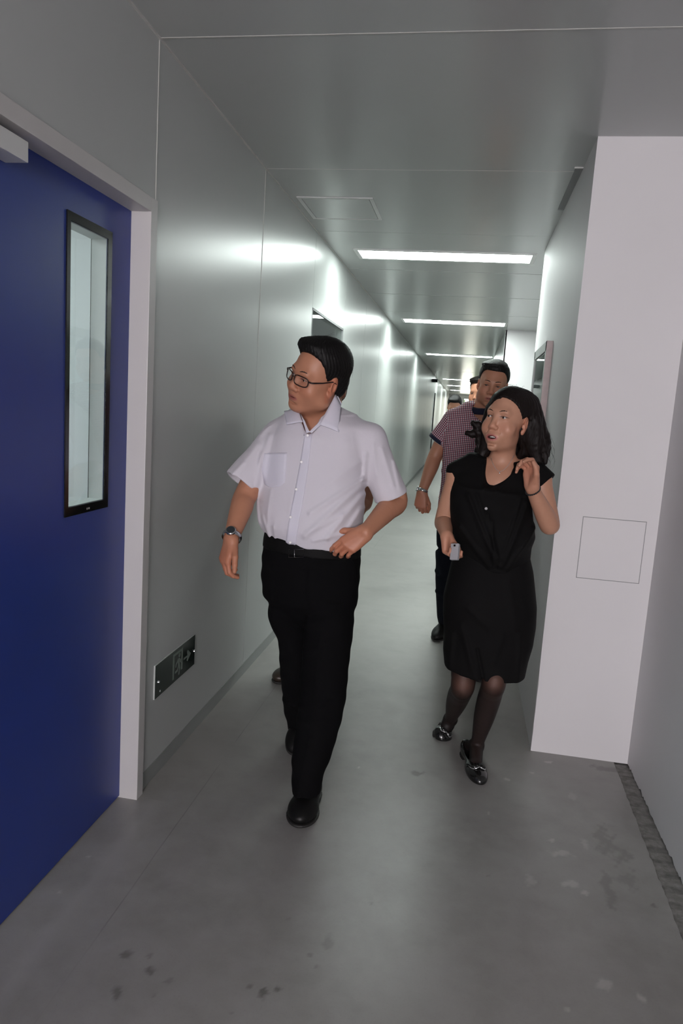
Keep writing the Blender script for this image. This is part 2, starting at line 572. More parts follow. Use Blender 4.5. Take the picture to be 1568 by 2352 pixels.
MB().box(.378, WR + .002, 3.505, 4.16, H - .004, H + .01).build('open_slot', M['joint'], ceiling)
MB().box(.372, WR + .002, 3.495, 3.505, H - .005, H + .01).build('slot_end', M['bead'], ceiling)

# hatch in the ceiling
hx0, hx1, hy0, hy1 = -1.034, -0.608, 4.008, 4.450
hatch = tag(empty('ceiling_hatch', (-.82, 4.23, H)), 'square flush access hatch in ceiling beside left wall, nearer than the lamps', 'ceiling hatch')
b = MB()
e = .022
b.box(hx0, hx1, hy0, hy0 + e, H - .004, H).box(hx0, hx1, hy1 - e, hy1, H - .004, H)
b.box(hx0, hx0 + e, hy0 + e, hy1 - e, H - .004, H).box(hx1 - e, hx1, hy0 + e, hy1 - e, H - .004, H)
b.build('hatch_frame', M['white_metal'], hatch)
MB().box(hx0 + e + .003, hx1 - e - .003, hy0 + e + .003, hy1 - e - .003, H - .0034, H, .001).build('hatch_lid', M['ceil'], hatch)
MB().box(hx0 + e, hx1 - e, hy0 + e, hy1 - e, H - .0006, H).build('hatch_gap', M['joint'], hatch)

# ---- lamps in the ceiling
LAMPS = [(5.269, 5.529, 'lit fluorescent ceiling lamp nearest the camera, the longest bright strip'),
         (8.958, 9.264, 'lit fluorescent ceiling lamp second from the camera, before the side opening wall'),
         (13.87, 14.15, 'lit fluorescent ceiling lamp third from the camera, above the polo shirt man'),
         (23.2, 23.5, 'lit fluorescent ceiling lamp fourth from the camera, far down the corridor'),
         (28.0, 28.3, 'lit fluorescent ceiling lamp fifth from the camera, far down the corridor'),
         (33.1, 33.4, 'lit fluorescent ceiling lamp furthest down the corridor')]
for y0, y1, lab in LAMPS:
    lx0, lx1 = -.8835, .342
    t = tag(empty('ceiling_lamp', (-.27, (y0 + y1) / 2, H)), lab, 'ceiling lamp', 'fluorescent lamps along the corridor ceiling')
    e = .03
    b = MB()
    b.box(lx0 - e, lx1 + e, y0 - e, y0, H - .006, H).box(lx0 - e, lx1 + e, y1, y1 + e, H - .006, H)
    b.box(lx0 - e, lx0, y0, y1, H - .006, H).box(lx1, lx1 + e, y0, y1, H - .006, H)
    b.build('lamp_frame', M['white_metal'], t)
    MB().box(lx0, lx1, y0, y1, H - .004, H - .001).build('diffuser', M['lamp'], t)

# ---- right side: plastered pier and wall, niche wall, far wall
wr = MB()
y0 = YP
zz = np.linspace(0, H, 60)
edge = np.where(zz < .45, RNG.normal(0, .0016, 60), 0.0)
for i in range(59):
    a, c = WR + abs(edge[i]), WR + abs(edge[i + 1])
    wr.quad((a, YP, zz[i]), (1.0, YP, zz[i]), (1.0, YP, zz[i + 1]), (c, YP, zz[i + 1]))
    wr.quad((WR, YP + .006, zz[i]), (a, YP, zz[i]), (c, YP, zz[i + 1]), (WR, YP + .006, zz[i + 1]))
wr.quad((WR, YP + .006, 0), (WR, YP + .006, H), (WR, YE, H), (WR, YE, 0))
wr.quad((WR, YE, 0), (WR, YE, H), (4.1, YE, H), (4.1, YE, 0))
wall_right = tag(wr.build('wall_right', M['plaster']), kind='structure')
ap = MB().box(.5225, .7755, YP - .0012, YP + .002, .815, 1.0775)
access = tag(empty('access_panel', (.649, YP, .946)), 'square access panel with dark outline set in the white pier', 'access panel')
ap.build('panel_lid', M['plaster'], access)
b = MB()
g = .0028
b.box(.5195, .5195 + g, YP - .0008, YP + .002, .812, 1.0805).box(.7785 - g, .7785, YP - .0008, YP + .002, .812, 1.0805)
b.box(.5195, .7785, YP - .0008, YP + .002, .812, .812 + g).box(.5195, .7785, YP - .0008, YP + .002, 1.0805 - g, 1.0805)
b.build('panel_gap', M['joint'], access)

wnb = MB()
ys2 = np.append(np.arange(YBACK, YP, .015), YP + .002)
jz = np.abs(RNG.normal(0.003, 0.004, len(ys2)))
for i in range(len(ys2) - 1):
    wnb.quad((WN, ys2[i], jz[i]), (WN, ys2[i], H), (WN, ys2[i + 1], H), (WN, ys2[i + 1], jz[i + 1]))
    wnb.quad((WN, ys2[i], jz[i]), (WN, ys2[i + 1], jz[i + 1]), (WN + .03, ys2[i + 1], jz[i + 1]), (WN + .03, ys2[i], jz[i]))
tag(wnb.build('wall_niche', M['plaster']), kind='structure')

wf = MB()
wf.quad((WFAR, YF, 0), (4.1, YF, 0), (4.1, YF, H), (WFAR, YF, H))
wf.quad((4.1, YE, 0), (4.1, YF, 0), (4.1, YF, H), (4.1, YE, H))
tag(wf.build('wall_opening', M['plaster']), kind='structure')
wf = MB()
wf.quad((WFAR + .02, YF, 0), (WFAR + .02, YEND, 0), (WFAR + .02, YEND, H), (WFAR + .02, YF, H))
wall_far = tag(wf.build('wall_far_right', M['joint']), kind='structure')
yy = YF
while yy < YEND - .1:
    y1 = min(yy + 1.2, YEND)
    panel('wall_panel', wall_far, WFAR, WFAR + .019, yy + (G if yy > YF else 0), y1 - G, 0, H, M['wall'])
    yy = y1
area_light('side_passage_lamp', (2.3, 7.3, 2.55), (0, 0, 0), 1.2, 1.2, 62, (0.90, 1.0, 0.985))

# glazed frame on the right wall
w2 = tag(empty('window_2', (WR, 4.36, 1.55)), kind='structure')
fy0, fy1, fz0, fz1, fd = 4.00, 4.72, 1.14, 1.895, 0.032
b = MB()
b.box(WR - fd, WR, fy0 + .004, fy1, fz1 - .05, fz1).box(WR - fd, WR, fy0 + .004, fy1, fz0, fz0 + .05)
b.box(WR - fd, WR, fy0 + .004, fy0 + .05, fz0, fz1).box(WR - fd, WR, fy1 - .05, fy1, fz0, fz1)
b.build('window_frame', M['base'], w2)
MB().box(WR - fd, WR, fy0, fy0 + .004, fz0, fz1).build('frame_edge', M['pink_wood'], w2)
b = MB()
for z in (fz1 - .062, fz0 + .05):
    b.box(WR - fd + .006, WR - .004, fy0 + .05, fy1 - .05, z, z + .012)
b.box(WR - fd + .006, WR - .004, fy0 + .05, fy0 + .062, fz0 + .05, fz1 - .05).box(WR - fd + .006, WR - .004, fy1 - .062, fy1 - .05, fz0 + .05, fz1 - .05)
b.build('rubber_seal', M['joint'], w2)
MB().box(WR - .027, WR - .025, fy0 + .06, fy1 - .06, fz0 + .06, fz1 - .06).build('window_pane', M['glass'], w2)
MB().box(WR - .022, WR - .018, fy0 + .06, fy1 - .06, fz0 + .06, fz1 - .06).build('blind', M['white_metal'], w2)

# ---- wall at the far end with its window; wall behind the photographer with its window
def wall_with_window(name, y, x0, x1, wx0, wx1, z0, z1, face):
    b = MB()
    b.box(x0, wx0, y, y + .1, 0, H).box(wx1, x1, y, y + .1, 0, H)
    b.box(wx0, wx1, y, y + .1, 0, z0).box(wx0, wx1, y, y + .1, z1, H)
    w = tag(b.build(name, M['plaster']), kind='structure')
    b = MB()
    e = .045
    b.box(wx0, wx1, y + .02, y + .07, z0, z0 + e).box(wx0, wx1, y + .02, y + .07, z1 - e, z1)
    for xm in (wx0, (wx0 + wx1 - e) / 2, wx1 - e):
        b.box(xm, xm + e, y + .02, y + .07, z0 + e, z1 - e)
    b.build('window_frame', M['white_metal'], w)
    MB().box(wx0 + e, wx1 - e, y + .043, y + .048, z0 + e, z1 - e).build('window_pane', M['glass'], w)
    return w


wall_with_window('wall_far_end', YEND, -1.2, .5, -.32, .34, .55, 2.42, -1)
wall_with_window('wall_behind_camera', YBACK - .1, -4.2, 4.2, -.6, .9, .8, 2.3, 1)

# far details on the left wall: a door edge and a hanging sign box
fd_ = tag(empty('door_2', (WL, 23.0, 0)), kind='structure')
MB().box(WL, WL + .03, 22.55, 22.60, 0, 2.12).build('door_jamb', M['black'], fd_)
MB().box(WL, WL + .02, 22.63, 23.6, 0, 2.08).build('door_leaf', M['alu'], fd_)
hs = tag(empty('hanging_sign', (-1.0, 20.6, 2.45)), 'small dark exit sign box hanging high on far left wall', 'exit sign')
MB().box(WL, -.93, 20.55, 20.62, 2.36, 2.45, .004).build('sign_box', M['black'], hs)
MB().box(-1.01, -1.0, 20.58, 20.59, 2.45, H).build('hanger_rod', M['alu'], hs)

# ---- exit sign low on the left wall
sy0, sy1, sz0, sz1 = 2.412, 2.812, .332, .468
sg = tag(empty('exit_sign', (WL, 2.6, .4)), 'low dark green exit sign with running figure and arrow on left wall', 'exit sign')
MB().box(WL, WL + .006, sy0, sy1, sz0, sz1, .0015).build('acrylic_plate', M['acrylic'], sg)
face = MB().box(WL + .006, WL + .0072, sy0 + .003, sy1 - .002, sz0 + .002, sz1 - .002).build('sign_face', M['green_glass'], sg)
SW, SH = sy1 - sy0, sz1 - sz0


def sp(s, t):
    return (WL + .0073, sy0 + s * SW, sz0 + t * SH)


def sign_poly(name, poly):
    MB().prism([sp(*p) for p in poly], (.0006, 0, 0)).build(name, M['symbol'], face)


b = MB()
for poly in ([(.41, .12), (.445, .12), (.445, .90), (.41, .90)], [(.445, .82), (.66, .82), (.66, .90), (.445, .90)],
             [(.625, .22), (.66, .22), (.66, .82), (.625, .82)]):
    b.prism([sp(*p) for p in poly], (.0006, 0, 0))
b.build('doorway_symbol', M['symbol'], face)
b = MB()
b.prism([sp(.575 + .022 * math.cos(a), .735 + .06 * math.sin(a)) for a in np.linspace(0, 2 * math.pi, 14, endpoint=False)], (.0006, 0, 0))
for poly in ([(.535, .65), (.575, .66), (.590, .44), (.548, .42)],
             [(.535, .65), (.485, .54), (.478, .44), (.494, .43), (.503, .51), (.545, .57)],
             [(.575, .66), (.625, .52), (.650, .53), (.650, .48), (.615, .46), (.575, .55)],
             [(.565, .44), (.592, .44), (.600, .30), (.582, .12), (.560, .13), (.574, .29)],
             [(.548, .43), (.570, .42), (.535, .27), (.470, .26), (.470, .32), (.522, .34)]):
    b.prism([sp(*p) for p in poly], (.0006, 0, 0))
b.build('running_figure', M['symbol'], face)
sign_poly('arrow_symbol', [(.69, .52), (.79, .52), (.775, .66), (.80, .68), (.885, .49), (.795, .32), (.775, .36), (.79, .46), (.69, .46)])
for s, t in ((.065, .47), (.975, .47)):
    c = np.array(sp(s, t))
    o = MB().tube([c, c + (.006, 0, 0)], [.006, .0045], 14).build('screw', M['chrome'], sg)
c = np.array(sp(.115, .14))
MB().tube([c, c + (.001, 0, 0)], .004, 12).build('test_button', M['acrylic'], sg)

# trees outside the far window
for i, (x, y, h) in enumerate(((-1.3, 43.0, 3.0), (.9, 42.4, 2.7))):
    bm = bmesh.new()
    bmesh.ops.create_icosphere(bm, subdivisions=4, radius=1.0)
    for v in bm.verts:
        n = 1 + .12 * math.sin(9 * v.co.x + i) * math.sin(11 * v.co.y) + .1 * math.sin(17 * v.co.z + 7 * v.co.x)
        v.co = Vector((x + v.co.x * n * 1.0, y + v.co.y * n, h * .55 + v.co.z * n * h * .42))
    me = bpy.data.meshes.new('foliage')
    bm.to_mesh(me)
    bm.free()
    tr = tag(empty('garden_tree', (x, y, 0)), ('left' if i == 0 else 'right') + ' green tree outside the far end window', 'tree', 'trees outside the far window')
    link('foliage', me, M['leaf'], tr)
    MB().tube([(x, y, -.2), (x, y, h * .5)], [.09, .06], 10).build('trunk', M['concrete'], tr)
gm = MB().quad((-8, YEND + .3, -.02), (8, YEND + .3, -.02), (8, 60, -.02), (-8, 60, -.02))
tag(gm.build('ground_outside', M['leaf']), kind='structure')

# ================================================================== MODELLING BY DISTANCE FIELDS
# bodies, hair and cloth are grown as smooth unions of rounded shapes and meshed as one skin each
F32 = np.float32


def smin(a, b, k):
    if k <= 0:
        return np.minimum(a, b)
    h = np.maximum(k - np.abs(a - b), 0) * F32(1.0 / k)
    return np.minimum(a, b) - h * h * F32(k * 0.25)


def smax(a, b, k):
    return -smin(-a, -b, k)


def nz(v):
    v = np.asarray(v, float)
    return v / np.linalg.norm(v)


class Prim:
    def __init__(s, fn, c=None, r=None, near=None):
        s.fn, s.c, s.r, s.near = fn, c, r, near


def cap(a, b, ra, rb=None):
    a, b = np.asarray(a, F32), np.asarray(b, F32)
    rb = ra if rb is None else rb
    ba = b - a
    bb = F32(max(float(ba @ ba), 1e-9))
    den = F32(1.0) / bb

    def fn(P):
        pa = P - a
        dt = pa @ ba
        h = np.clip(dt * den, 0, 1)
        d2 = np.einsum('ij,ij->i', pa, pa) + h * (h * bb - 2 * dt)
        return np.sqrt(np.maximum(d2, 0)) - (F32(ra) + F32(rb - ra) * h)
    return Prim(fn, (a + b) / 2, float(np.linalg.norm(ba)) / 2 + max(ra, rb))


def ball(c, r):
    return cap(c, np.asarray(c) + (0, 0, 1e-4), r)


def ell(c, r, B=None):
    c, r = np.asarray(c, F32), np.asarray(r, F32)
    B = np.eye(3, dtype=F32) if B is None else np.asarray(B, F32)
    Br = (B.T / r).astype(F32)

    def fn(P):
        q = (P - c) @ Br
        k0 = np.sqrt(np.einsum('ij,ij->i', q, q))
        q /= r
        k1 = np.sqrt(np.einsum('ij,ij->i', q, q)) + F32(1e-6)
        return k0 * (k0 - 1) / k1
    return Prim(fn, c, float(r.max()))


def chain(pts, rads, k=0.0):
    pts = [np.asarray(p, float) for p in pts]
    caps = [cap(pts[i], pts[i + 1], rads[i], rads[i + 1]) for i in range(len(pts) - 1)]

    def fn(P):
        d = caps[0].fn(P)
        for c in caps[1:]:
            d = smin(d, c.fn(P), k)
        return d
    def near(P, c, R):
        d = None
        for q in caps:
            if np.linalg.norm(q.c - c) < q.r + R + .04:
                e = q.fn(P)
                d = e if d is None else smin(d, e, k)
        return d
    A = np.array(pts)
    c = (A.min(0) + A.max(0)) / 2
    return Prim(fn, c, float(np.linalg.norm(A - c, axis=1).max()) + max(rads), near)


def limb(pts, rads, n=5):
    """a smoothly tapering limb through the given joints"""
    Q = np.column_stack([np.array(pts, float), np.array(rads, float)])
    E = np.vstack([2 * Q[0] - Q[1], Q, 2 * Q[-1] - Q[-2]])
    out = []
    for i in range(1, len(E) - 2):
        for t in np.linspace(0, 1, n, endpoint=False):
            a, b, c, d = E[i - 1], E[i], E[i + 1], E[i + 2]
            out.append(.5 * (2 * b + (c - a) * t + (2 * a - 5 * b + 4 * c - d) * t * t + (3 * b - a - 3 * c + d) * t ** 3))
    out.append(E[-2])
    out = np.array(out)
    return chain(out[:, :3], out[:, 3], 0)


def plane(p, n):
    p, n = np.asarray(p, F32), nz(n).astype(F32)
    return Prim(lambda P: (P - p) @ n)


def dense(zs, *cols, n=160, sm=5):
    """stations -> finely sampled, softly rounded curves"""
    zs = np.asarray(zs, float)
    o = np.argsort(zs)
    g = np.linspace(zs.min(), zs.max(), n)
    out = [g]
    ker = np.hanning(2 * sm + 3)
    ker /= ker.sum()
    for c in cols:
        y = np.interp(g, zs[o], np.asarray(c, float)[o])
        y = np.convolve(np.pad(y, sm + 1, mode='reflect', reflect_type='odd'), ker, 'valid')
        out.append(y)
    return out


def loft(st, power=2.0, rot=0.0, fold=None, slope=0.0):
    """upright body of stacked ellipses; st rows: z, cx, cy, rx, ry"""
    st = np.asarray(st, float)
    g, cx, cy, rx, ry = dense(st[:, 0], *[st[:, i] for i in range(1, 5)])
    zlo, zhi = g[0], g[-1]
    cr, sr = F32(math.cos(rot)), F32(math.sin(rot))

    def fn(P):
        z = P[:, 2] + F32(slope) * P[:, 0]
        X = P[:, 0] - np.interp(z, g, cx).astype(F32)
        Y = P[:, 1] - np.interp(z, g, cy).astype(F32)
        x, y = cr * X + sr * Y, -sr * X + cr * Y
        ax, ay = np.interp(z, g, rx).astype(F32), np.interp(z, g, ry).astype(F32)
        q = (np.abs(x / ax) ** power + np.abs(y / ay) ** power) ** F32(1 / power)
        d = (q - 1) * np.minimum(ax, ay)
        if fold is not None:
            d = d + fold(P, x / ax, y / ay)
        return np.maximum(d, np.maximum(z - F32(zhi), F32(zlo) - z)).astype(F32)
    c = np.array([np.mean(st[:, 1]), np.mean(st[:, 2]), (zlo + zhi) / 2])
    R = np.linalg.norm([(zhi - zlo) / 2, np.ptp(st[:, 1]) / 2 + st[:, 3].max(), np.ptp(st[:, 2]) / 2 + st[:, 4].max()])
    return Prim(fn, c, float(R) + abs(slope))


class Solid:
    def __init__(s):
        s.ops = []

    def add(s, p, k=0.01):
        s.ops.append(('+', p, k))
        return s

    def sub(s, p, k=0.004):
        s.ops.append(('-', p, k))
        return s

    def keep(s, p, k=0.002):
        s.ops.append(('^', p, k))
        return s

    def disp(s, fn):
        s.ops.append(('~', Prim(fn), 0))
        return s

    def ev(s, P, c=None, R=None):
        P = np.asarray(P, F32)
        d = np.full(len(P), 1.0, F32)
        for op, p, k in s.ops:
            if c is not None and p.c is not None and np.linalg.norm(p.c - c) > p.r + R + 0.04:
                continue
            e = p.near(P, c, R) if (c is not None and p.near is not None) else p.fn(P)
            if e is None:
                continue
            if op == '+':
                d = smin(d, e, k)
            elif op == '-':
                d = smax(d, -e, k)
            elif op == '^':
                d = smax(d, e, k)
            else:
                d = d + e
        return d.astype(F32)

    def prim(s):
        cs = [(p.c, p.r) for op, p, k in s.ops if op == '+' and p.c is not None]
        C = np.array([c for c, r in cs])
        c = (C.min(0) + C.max(0)) / 2
        r = max(np.linalg.norm(ci - c) + ri for ci, ri in cs)
        return Prim(lambda P: s.ev(P), c, r)

    def bounds(s):
        lo, hi = np.full(3, 1e9), np.full(3, -1e9)
        for op, p, k in s.ops:
            if op == '+' and p.c is not None:
                lo, hi = np.minimum(lo, p.c - p.r), np.maximum(hi, p.c + p.r)
        return lo, hi

    def hits(s, uv, lift=0.0):
        """first points of this surface that the photograph shows at the places uv"""
        D = np.array([nz(ray(u, v)) for u, v in uv])
        t = np.full(len(D), 1.2)
        go = np.ones(len(D), bool)
        for _ in range(160):
            e = np.zeros(len(D))
            e[go] = s.ev(EYE + D[go] * t[go][:, None])
            go &= (e > 0.0006) & (t < 6)
            if not go.any():
                break
            t[go] += np.clip(e[go] * .75, .0005, .05)
        bad = t >= 6
        if bad.any() and not bad.all():
            t[bad] = np.median(t[~bad])
        return EYE + D * (t - lift)[:, None]

    def hit(s, u, v, lift=0.0):
        return s.hits([(u, v)], lift)[0]


def net(solid, vox, lo=None, hi=None):
    """surface nets over the narrow band of a solid -> verts, quads"""
    if lo is None:
        lo, hi = solid.bounds()
    lo, hi = np.asarray(lo, float) - 2 * vox, np.asarray(hi, float) + 2 * vox
    SB, BS = 32, 4
    n = np.ceil((hi - lo) / vox).astype(int) + 1
    n = ((n + SB - 1) // SB) * SB
    D = np.full(tuple(n), 1.0, F32)
    sub = np.arange(BS, dtype=F32) * F32(vox)
    offs = np.stack(np.meshgrid(sub, sub, sub, indexing='ij'), -1).reshape(-1, 3)
    m = SB // BS
    bi = np.stack(np.meshgrid(*[np.arange(m)] * 3, indexing='ij'), -1).reshape(-1, 3)
    lim = vox * BS * 0.5 * 1.74 * 1.7 + 0.002
    for i in range(0, n[0], SB):
        for j in range(0, n[1], SB):
            for k in range(0, n[2], SB):
                o = lo + np.array([i, j, k]) * vox
                half = SB * vox / 2
                c, R = o + half, half * 1.74
                if not any(op == '+' and (p.c is None or np.linalg.norm(p.c - c) < p.r + R + .01) for op, p, kk in solid.ops):
                    continue
                ctr = (o + (bi + 0.5) * BS * vox - vox * .5).astype(F32)
                d = solid.ev(ctr, c, R)
                blk = D[i:i + SB, j:j + SB, k:k + SB].reshape(m, BS, m, BS, m, BS).transpose(0, 2, 4, 1, 3, 5).copy()
                blk[:] = np.sign(d).reshape(m, m, m, 1, 1, 1) * 0.5
                near = np.abs(d) < lim
                if near.any():
                    P = ((o + bi[near] * BS * vox).astype(F32)[:, None, :] + offs[None]).reshape(-1, 3)
                    e = solid.ev(P, c, R)
                    b2 = blk.reshape(-1, BS, BS, BS)
                    b2[near] = e.reshape(-1, BS, BS, BS)
                    blk = b2.reshape(m, m, m, BS, BS, BS)
                D[i:i + SB, j:j + SB, k:k + SB] = blk.transpose(0, 3, 1, 4, 2, 5).reshape(SB, SB, SB)
    S = D < 0
    cnt = np.zeros(tuple(n - 1), np.uint8)
    for a in (0, 1):
        for b in (0, 1):
            for c in (0, 1):
                cnt += S[a:n[0] - 1 + a, b:n[1] - 1 + b, c:n[2] - 1 + c]
    act = np.argwhere((cnt > 0) & (cnt < 8))
    idx = np.full(tuple(n - 1), -1, np.int32)
    idx[act[:, 0], act[:, 1], act[:, 2]] = np.arange(len(act))
    pos = np.zeros((len(act), 3))
    w = np.zeros(len(act))
    cor = [(a, b, c) for a in (0, 1) for b in (0, 1) for c in (0, 1)]
    val = {q: D[act[:, 0] + q[0], act[:, 1] + q[1], act[:, 2] + q[2]].astype(float) for q in cor}
    for q in cor:
        for ax in range(3):
            if q[ax] == 0:
                r = list(q)
                r[ax] = 1
                r = tuple(r)
                va, vb = val[q], val[r]
                x = (va < 0) != (vb < 0)
                t = np.where(x, va / np.where(np.abs(va - vb) < 1e-9, 1, va - vb), 0)
                p = np.array(q, float)[None, :].repeat(len(act), 0)
                p[:, ax] += t
                pos[x] += p[x]
                w += x
    pos = lo + (act + pos / np.maximum(w, 1)[:, None]) * vox
    quads = []
    for ax in range(3):
        a1, a2 = [q for q in range(3) if q != ax]
        sl0 = [slice(None)] * 3
        sl1 = [slice(None)] * 3
        sl0[ax], sl1[ax] = slice(0, -1), slice(1, None)
        ch = S[tuple(sl0)] != S[tuple(sl1)]
        e = np.argwhere(ch)
        e = e[(e[:, a1] > 0) & (e[:, a2] > 0) & (e[:, a1] < n[a1] - 1) & (e[:, a2] < n[a2] - 1)]
        ins = S[e[:, 0], e[:, 1], e[:, 2]]
        qs = []
        for d1, d2 in ((-1, -1), (0, -1), (0, 0), (-1, 0)):
            c = e.copy()
            c[:, a1] += d1
            c[:, a2] += d2
            qs.append(idx[c[:, 0], c[:, 1], c[:, 2]])
        q = np.stack(qs, 1)
        flip = ins if ax != 1 else ~ins
        q = np.where(flip[:, None], q, q[:, ::-1])
        quads.append(q)
    quads = np.concatenate(quads)
    quads = quads[(quads >= 0).all(1)]
    return pos, quads


def skin_mesh(name, solid, vox, mat, parent, colour=None, smooth_it=1, attr=None, lo=None, hi=None):
    v, q = net(solid, vox, lo, hi)
    if smooth_it:
        e = np.concatenate([q[:, [0, 1]], q[:, [1, 2]], q[:, [2, 3]], q[:, [3, 0]]])
        e = np.concatenate([e, e[:, ::-1]])
        deg = np.bincount(e[:, 0], minlength=len(v)).clip(1)
        for _ in range(smooth_it):
            s = np.stack([np.bincount(e[:, 0], weights=v[e[:, 1], c], minlength=len(v)) for c in range(3)], 1) / deg[:, None]
            v = v * .45 + s * .55
    me = bpy.data.meshes.new(name)
    me.vertices.add(len(v))
    me.vertices.foreach_set('co', v.astype(F32).ravel())
    me.loops.add(q.size)
    me.loops.foreach_set('vertex_index', q.astype(np.int32).ravel())
    me.polygons.add(len(q))
    me.polygons.foreach_set('loop_start', np.arange(0, q.size, 4, dtype=np.int32))
    me.polygons.foreach_set('loop_total', np.full(len(q), 4, np.int32))
    me.polygons.foreach_set('use_smooth', np.ones(len(q), bool))
    me.update(calc_edges=True)
    for nm, fn in (('Col', colour), ('pat', attr)):
        if fn is not None:
            c = np.ones((len(v), 4), F32)
            c[:, :3] = fn(v)
            me.color_attributes.new(nm, 'FLOAT_COLOR', 'POINT').data.foreach_set('color', c.ravel())
    return link(name, me, mat, parent)


# ------------------------------------------------------------------ people: materials
def skin_material(name, rough=0.46):
    t = NT(name)
    a = t.n('ShaderNodeAttribute', attribute_name='Col')
    f = t.noise(60, 4, 0.6)
    dk = t.n('ShaderNodeMix', data_type='RGBA', blend_type='MULTIPLY')
    dk.inputs[0].default_value = 0.22
    t.l(a.outputs['Color'], dk.inputs[6])
    t.l(t.mix(f, (0.62, 0.55, 0.52, 1), (1, 1, 1, 1)), dk.inputs[7])
    t.l(dk.outputs[2], t.b.inputs['Base Color'])
    t.b.inputs['Roughness'].default_value = rough
    t.b.inputs['Specular IOR Level'].default_value = 0.4
    t.b.inputs['Subsurface Weight'].default_value = 0.0
    t.bump(t.noise(420, 2), 0.12, 0.0006)
    return t.m


def cloth(name, col, rough=0.85, weave=900, bump=0.25, var=0.08, sheen=0.1, wr=0.0, spec=0.25):
    t = NT(name)
    f = t.noise(14, 3)
    t.l(t.mix(f, tuple(x * (1 - var) for x in col), tuple(x * (1 + var) for x in col)), t.b.inputs['Base Color'])
    t.b.inputs['Roughness'].default_value = rough
    t.b.inputs['Specular IOR Level'].default_value = spec
    t.b.inputs['Sheen Weight'].default_value = sheen
    h = t.noise(weave, 1)
    if wr:
        h = t.math('ADD', t.math('MULTIPLY', h, 0.15), t.math('MULTIPLY', t.noise(22, 4, 0.55, dist=0.6), wr))
        t.bump(h, bump, 0.004)
    else:
        t.bump(h, bump, 0.0006)
    return t.m


def hair_material(name, col):
    t = NT(name)
    mp = t.n('ShaderNodeMapping')
    mp.inputs['Scale'].default_value = (1, 1, 0.22)
    t.l(t.pos(), mp.inputs[0])
    f = t.noise(260, 3, 0.6, vec=mp.outputs[0])
    t.l(t.mix(f, tuple(x * .5 for x in col), tuple(x * 1.8 for x in col)), t.b.inputs['Base Color'])
    t.b.inputs['Roughness'].default_value = 0.5
    t.b.inputs['Specular IOR Level'].default_value = 0.16
    t.bump(f, 0.6, 0.0015)
    return t.m


def vcol(name, rough=0.3, spec=0.5):
    t = NT(name)
    a = t.n('ShaderNodeAttribute', attribute_name='Col')
    f = t.noise(50, 2)
    mx = t.n('ShaderNodeMix', data_type='RGBA', blend_type='MULTIPLY')
    mx.inputs[0].default_value = 0.06
    t.l(a.outputs['Color'], mx.inputs[6])
    t.l(f, mx.inputs[7])
    t.l(mx.outputs[2], t.b.inputs['Base Color'])
    t.b.inputs['Roughness'].default_value = rough
    t.b.inputs['Specular IOR Level'].default_value = spec
    return t.m


M['skin'] = skin_material('skin')
M['eye'] = vcol('eye', 0.12)
M['hair'] = hair_material('black_hair', (0.006, 0.0055, 0.0055))
M['hair_brown'] = hair_material('dark_brown_hair', (0.008, 0.0055, 0.005))
M['brow'] = hair_material('thin_eyebrow_hair', (0.055, 0.036, 0.028))
M['shirt'] = cloth('white_cotton_shirt', (0.68, 0.65, 0.705), 0.8, var=0.02, wr=0.8, bump=0.36)
M['shirt_dense'] = cloth('white_cotton_double_layer', (0.71, 0.69, 0.78), 0.8, var=0.02, wr=0.5, bump=0.15)
M['button'] = plain('pearl_button', (0.58, 0.56, 0.56), 0.25, var=0.05)
M['trousers'] = cloth('black_wool_trousers', (0.0040, 0.0040, 0.0045), 0.9, var=0.2, sheen=0.0, spec=0.08, wr=0.4, bump=0.2)
M['navy_trousers'] = cloth('dark_navy_trousers', (0.005, 0.006, 0.010), 0.9, var=0.2, sheen=0.0, spec=0.08)
M['black_dress'] = cloth('black_crepe', (0.0042, 0.0040, 0.0042), 0.8, var=0.15, sheen=0.0, spec=0.14, wr=0.5, bump=0.2)
M['leather'] = plain('black_leather', (0.005, 0.0048, 0.0048), 0.45, spec=0.25, var=0.2, scale=30, bump=0.15, bscale=250)
M['patent'] = plain('black_patent_leather', (0.010, 0.010, 0.010), 0.15, var=0.1, coat=0.4)
M['belt'] = plain('black_belt_leather', (0.004, 0.004, 0.004), 0.6, spec=0.12, var=0.2, scale=30)
M['sole'] = plain('black_rubber_sole', (0.018, 0.017, 0.016), 0.6, var=0.2)
M['brown_leather'] = plain('dark_brown_leather', (0.035, 0.025, 0.018), 0.4, var=0.2, scale=30)
M['steel'] = plain('watch_steel', (0.55, 0.56, 0.57), 0.22, metal=1.0, var=0.05)
M['dial'] = plain('dark_watch_dial', (0.03, 0.035, 0.04), 0.15, var=0.05)
M['tortoise'] = plain('dark_brown_spectacle_frame', (0.022, 0.010, 0.008), 0.25, var=0.35, scale=40)
M['lens'] = glass('spectacle_lens', (0.96, 0.96, 0.96))
M['teeth'] = plain('teeth', (0.75, 0.72, 0.66), 0.25, var=0.03)
M['strass'] = plain('rhinestone_trim', (0.75, 0.75, 0.76), 0.15, metal=0.8, var=0.3, scale=300)
M['silver'] = plain('silver_phone_shell', (0.62, 0.62, 0.65), 0.3, metal=0.35, var=0.05)
M['dark_plastic'] = plain('dark_grey_plastic', (0.06, 0.06, 0.065), 0.35, var=0.1)
M['navy'] = cloth('navy_rib_knit', (0.010, 0.012, 0.030), 0.85, weave=500)
M['grey_cloth'] = cloth('grey_shirt_cloth', (0.20, 0.21, 0.22), 0.85)

SKIN_M = np.array((0.49, 0.225, 0.135))
SKIN_W = np.array((0.56, 0.295, 0.195))
SKIN_Q = np.array((0.44, 0.205, 0.128))
LIP = np.array((0.36, 0.115, 0.100))

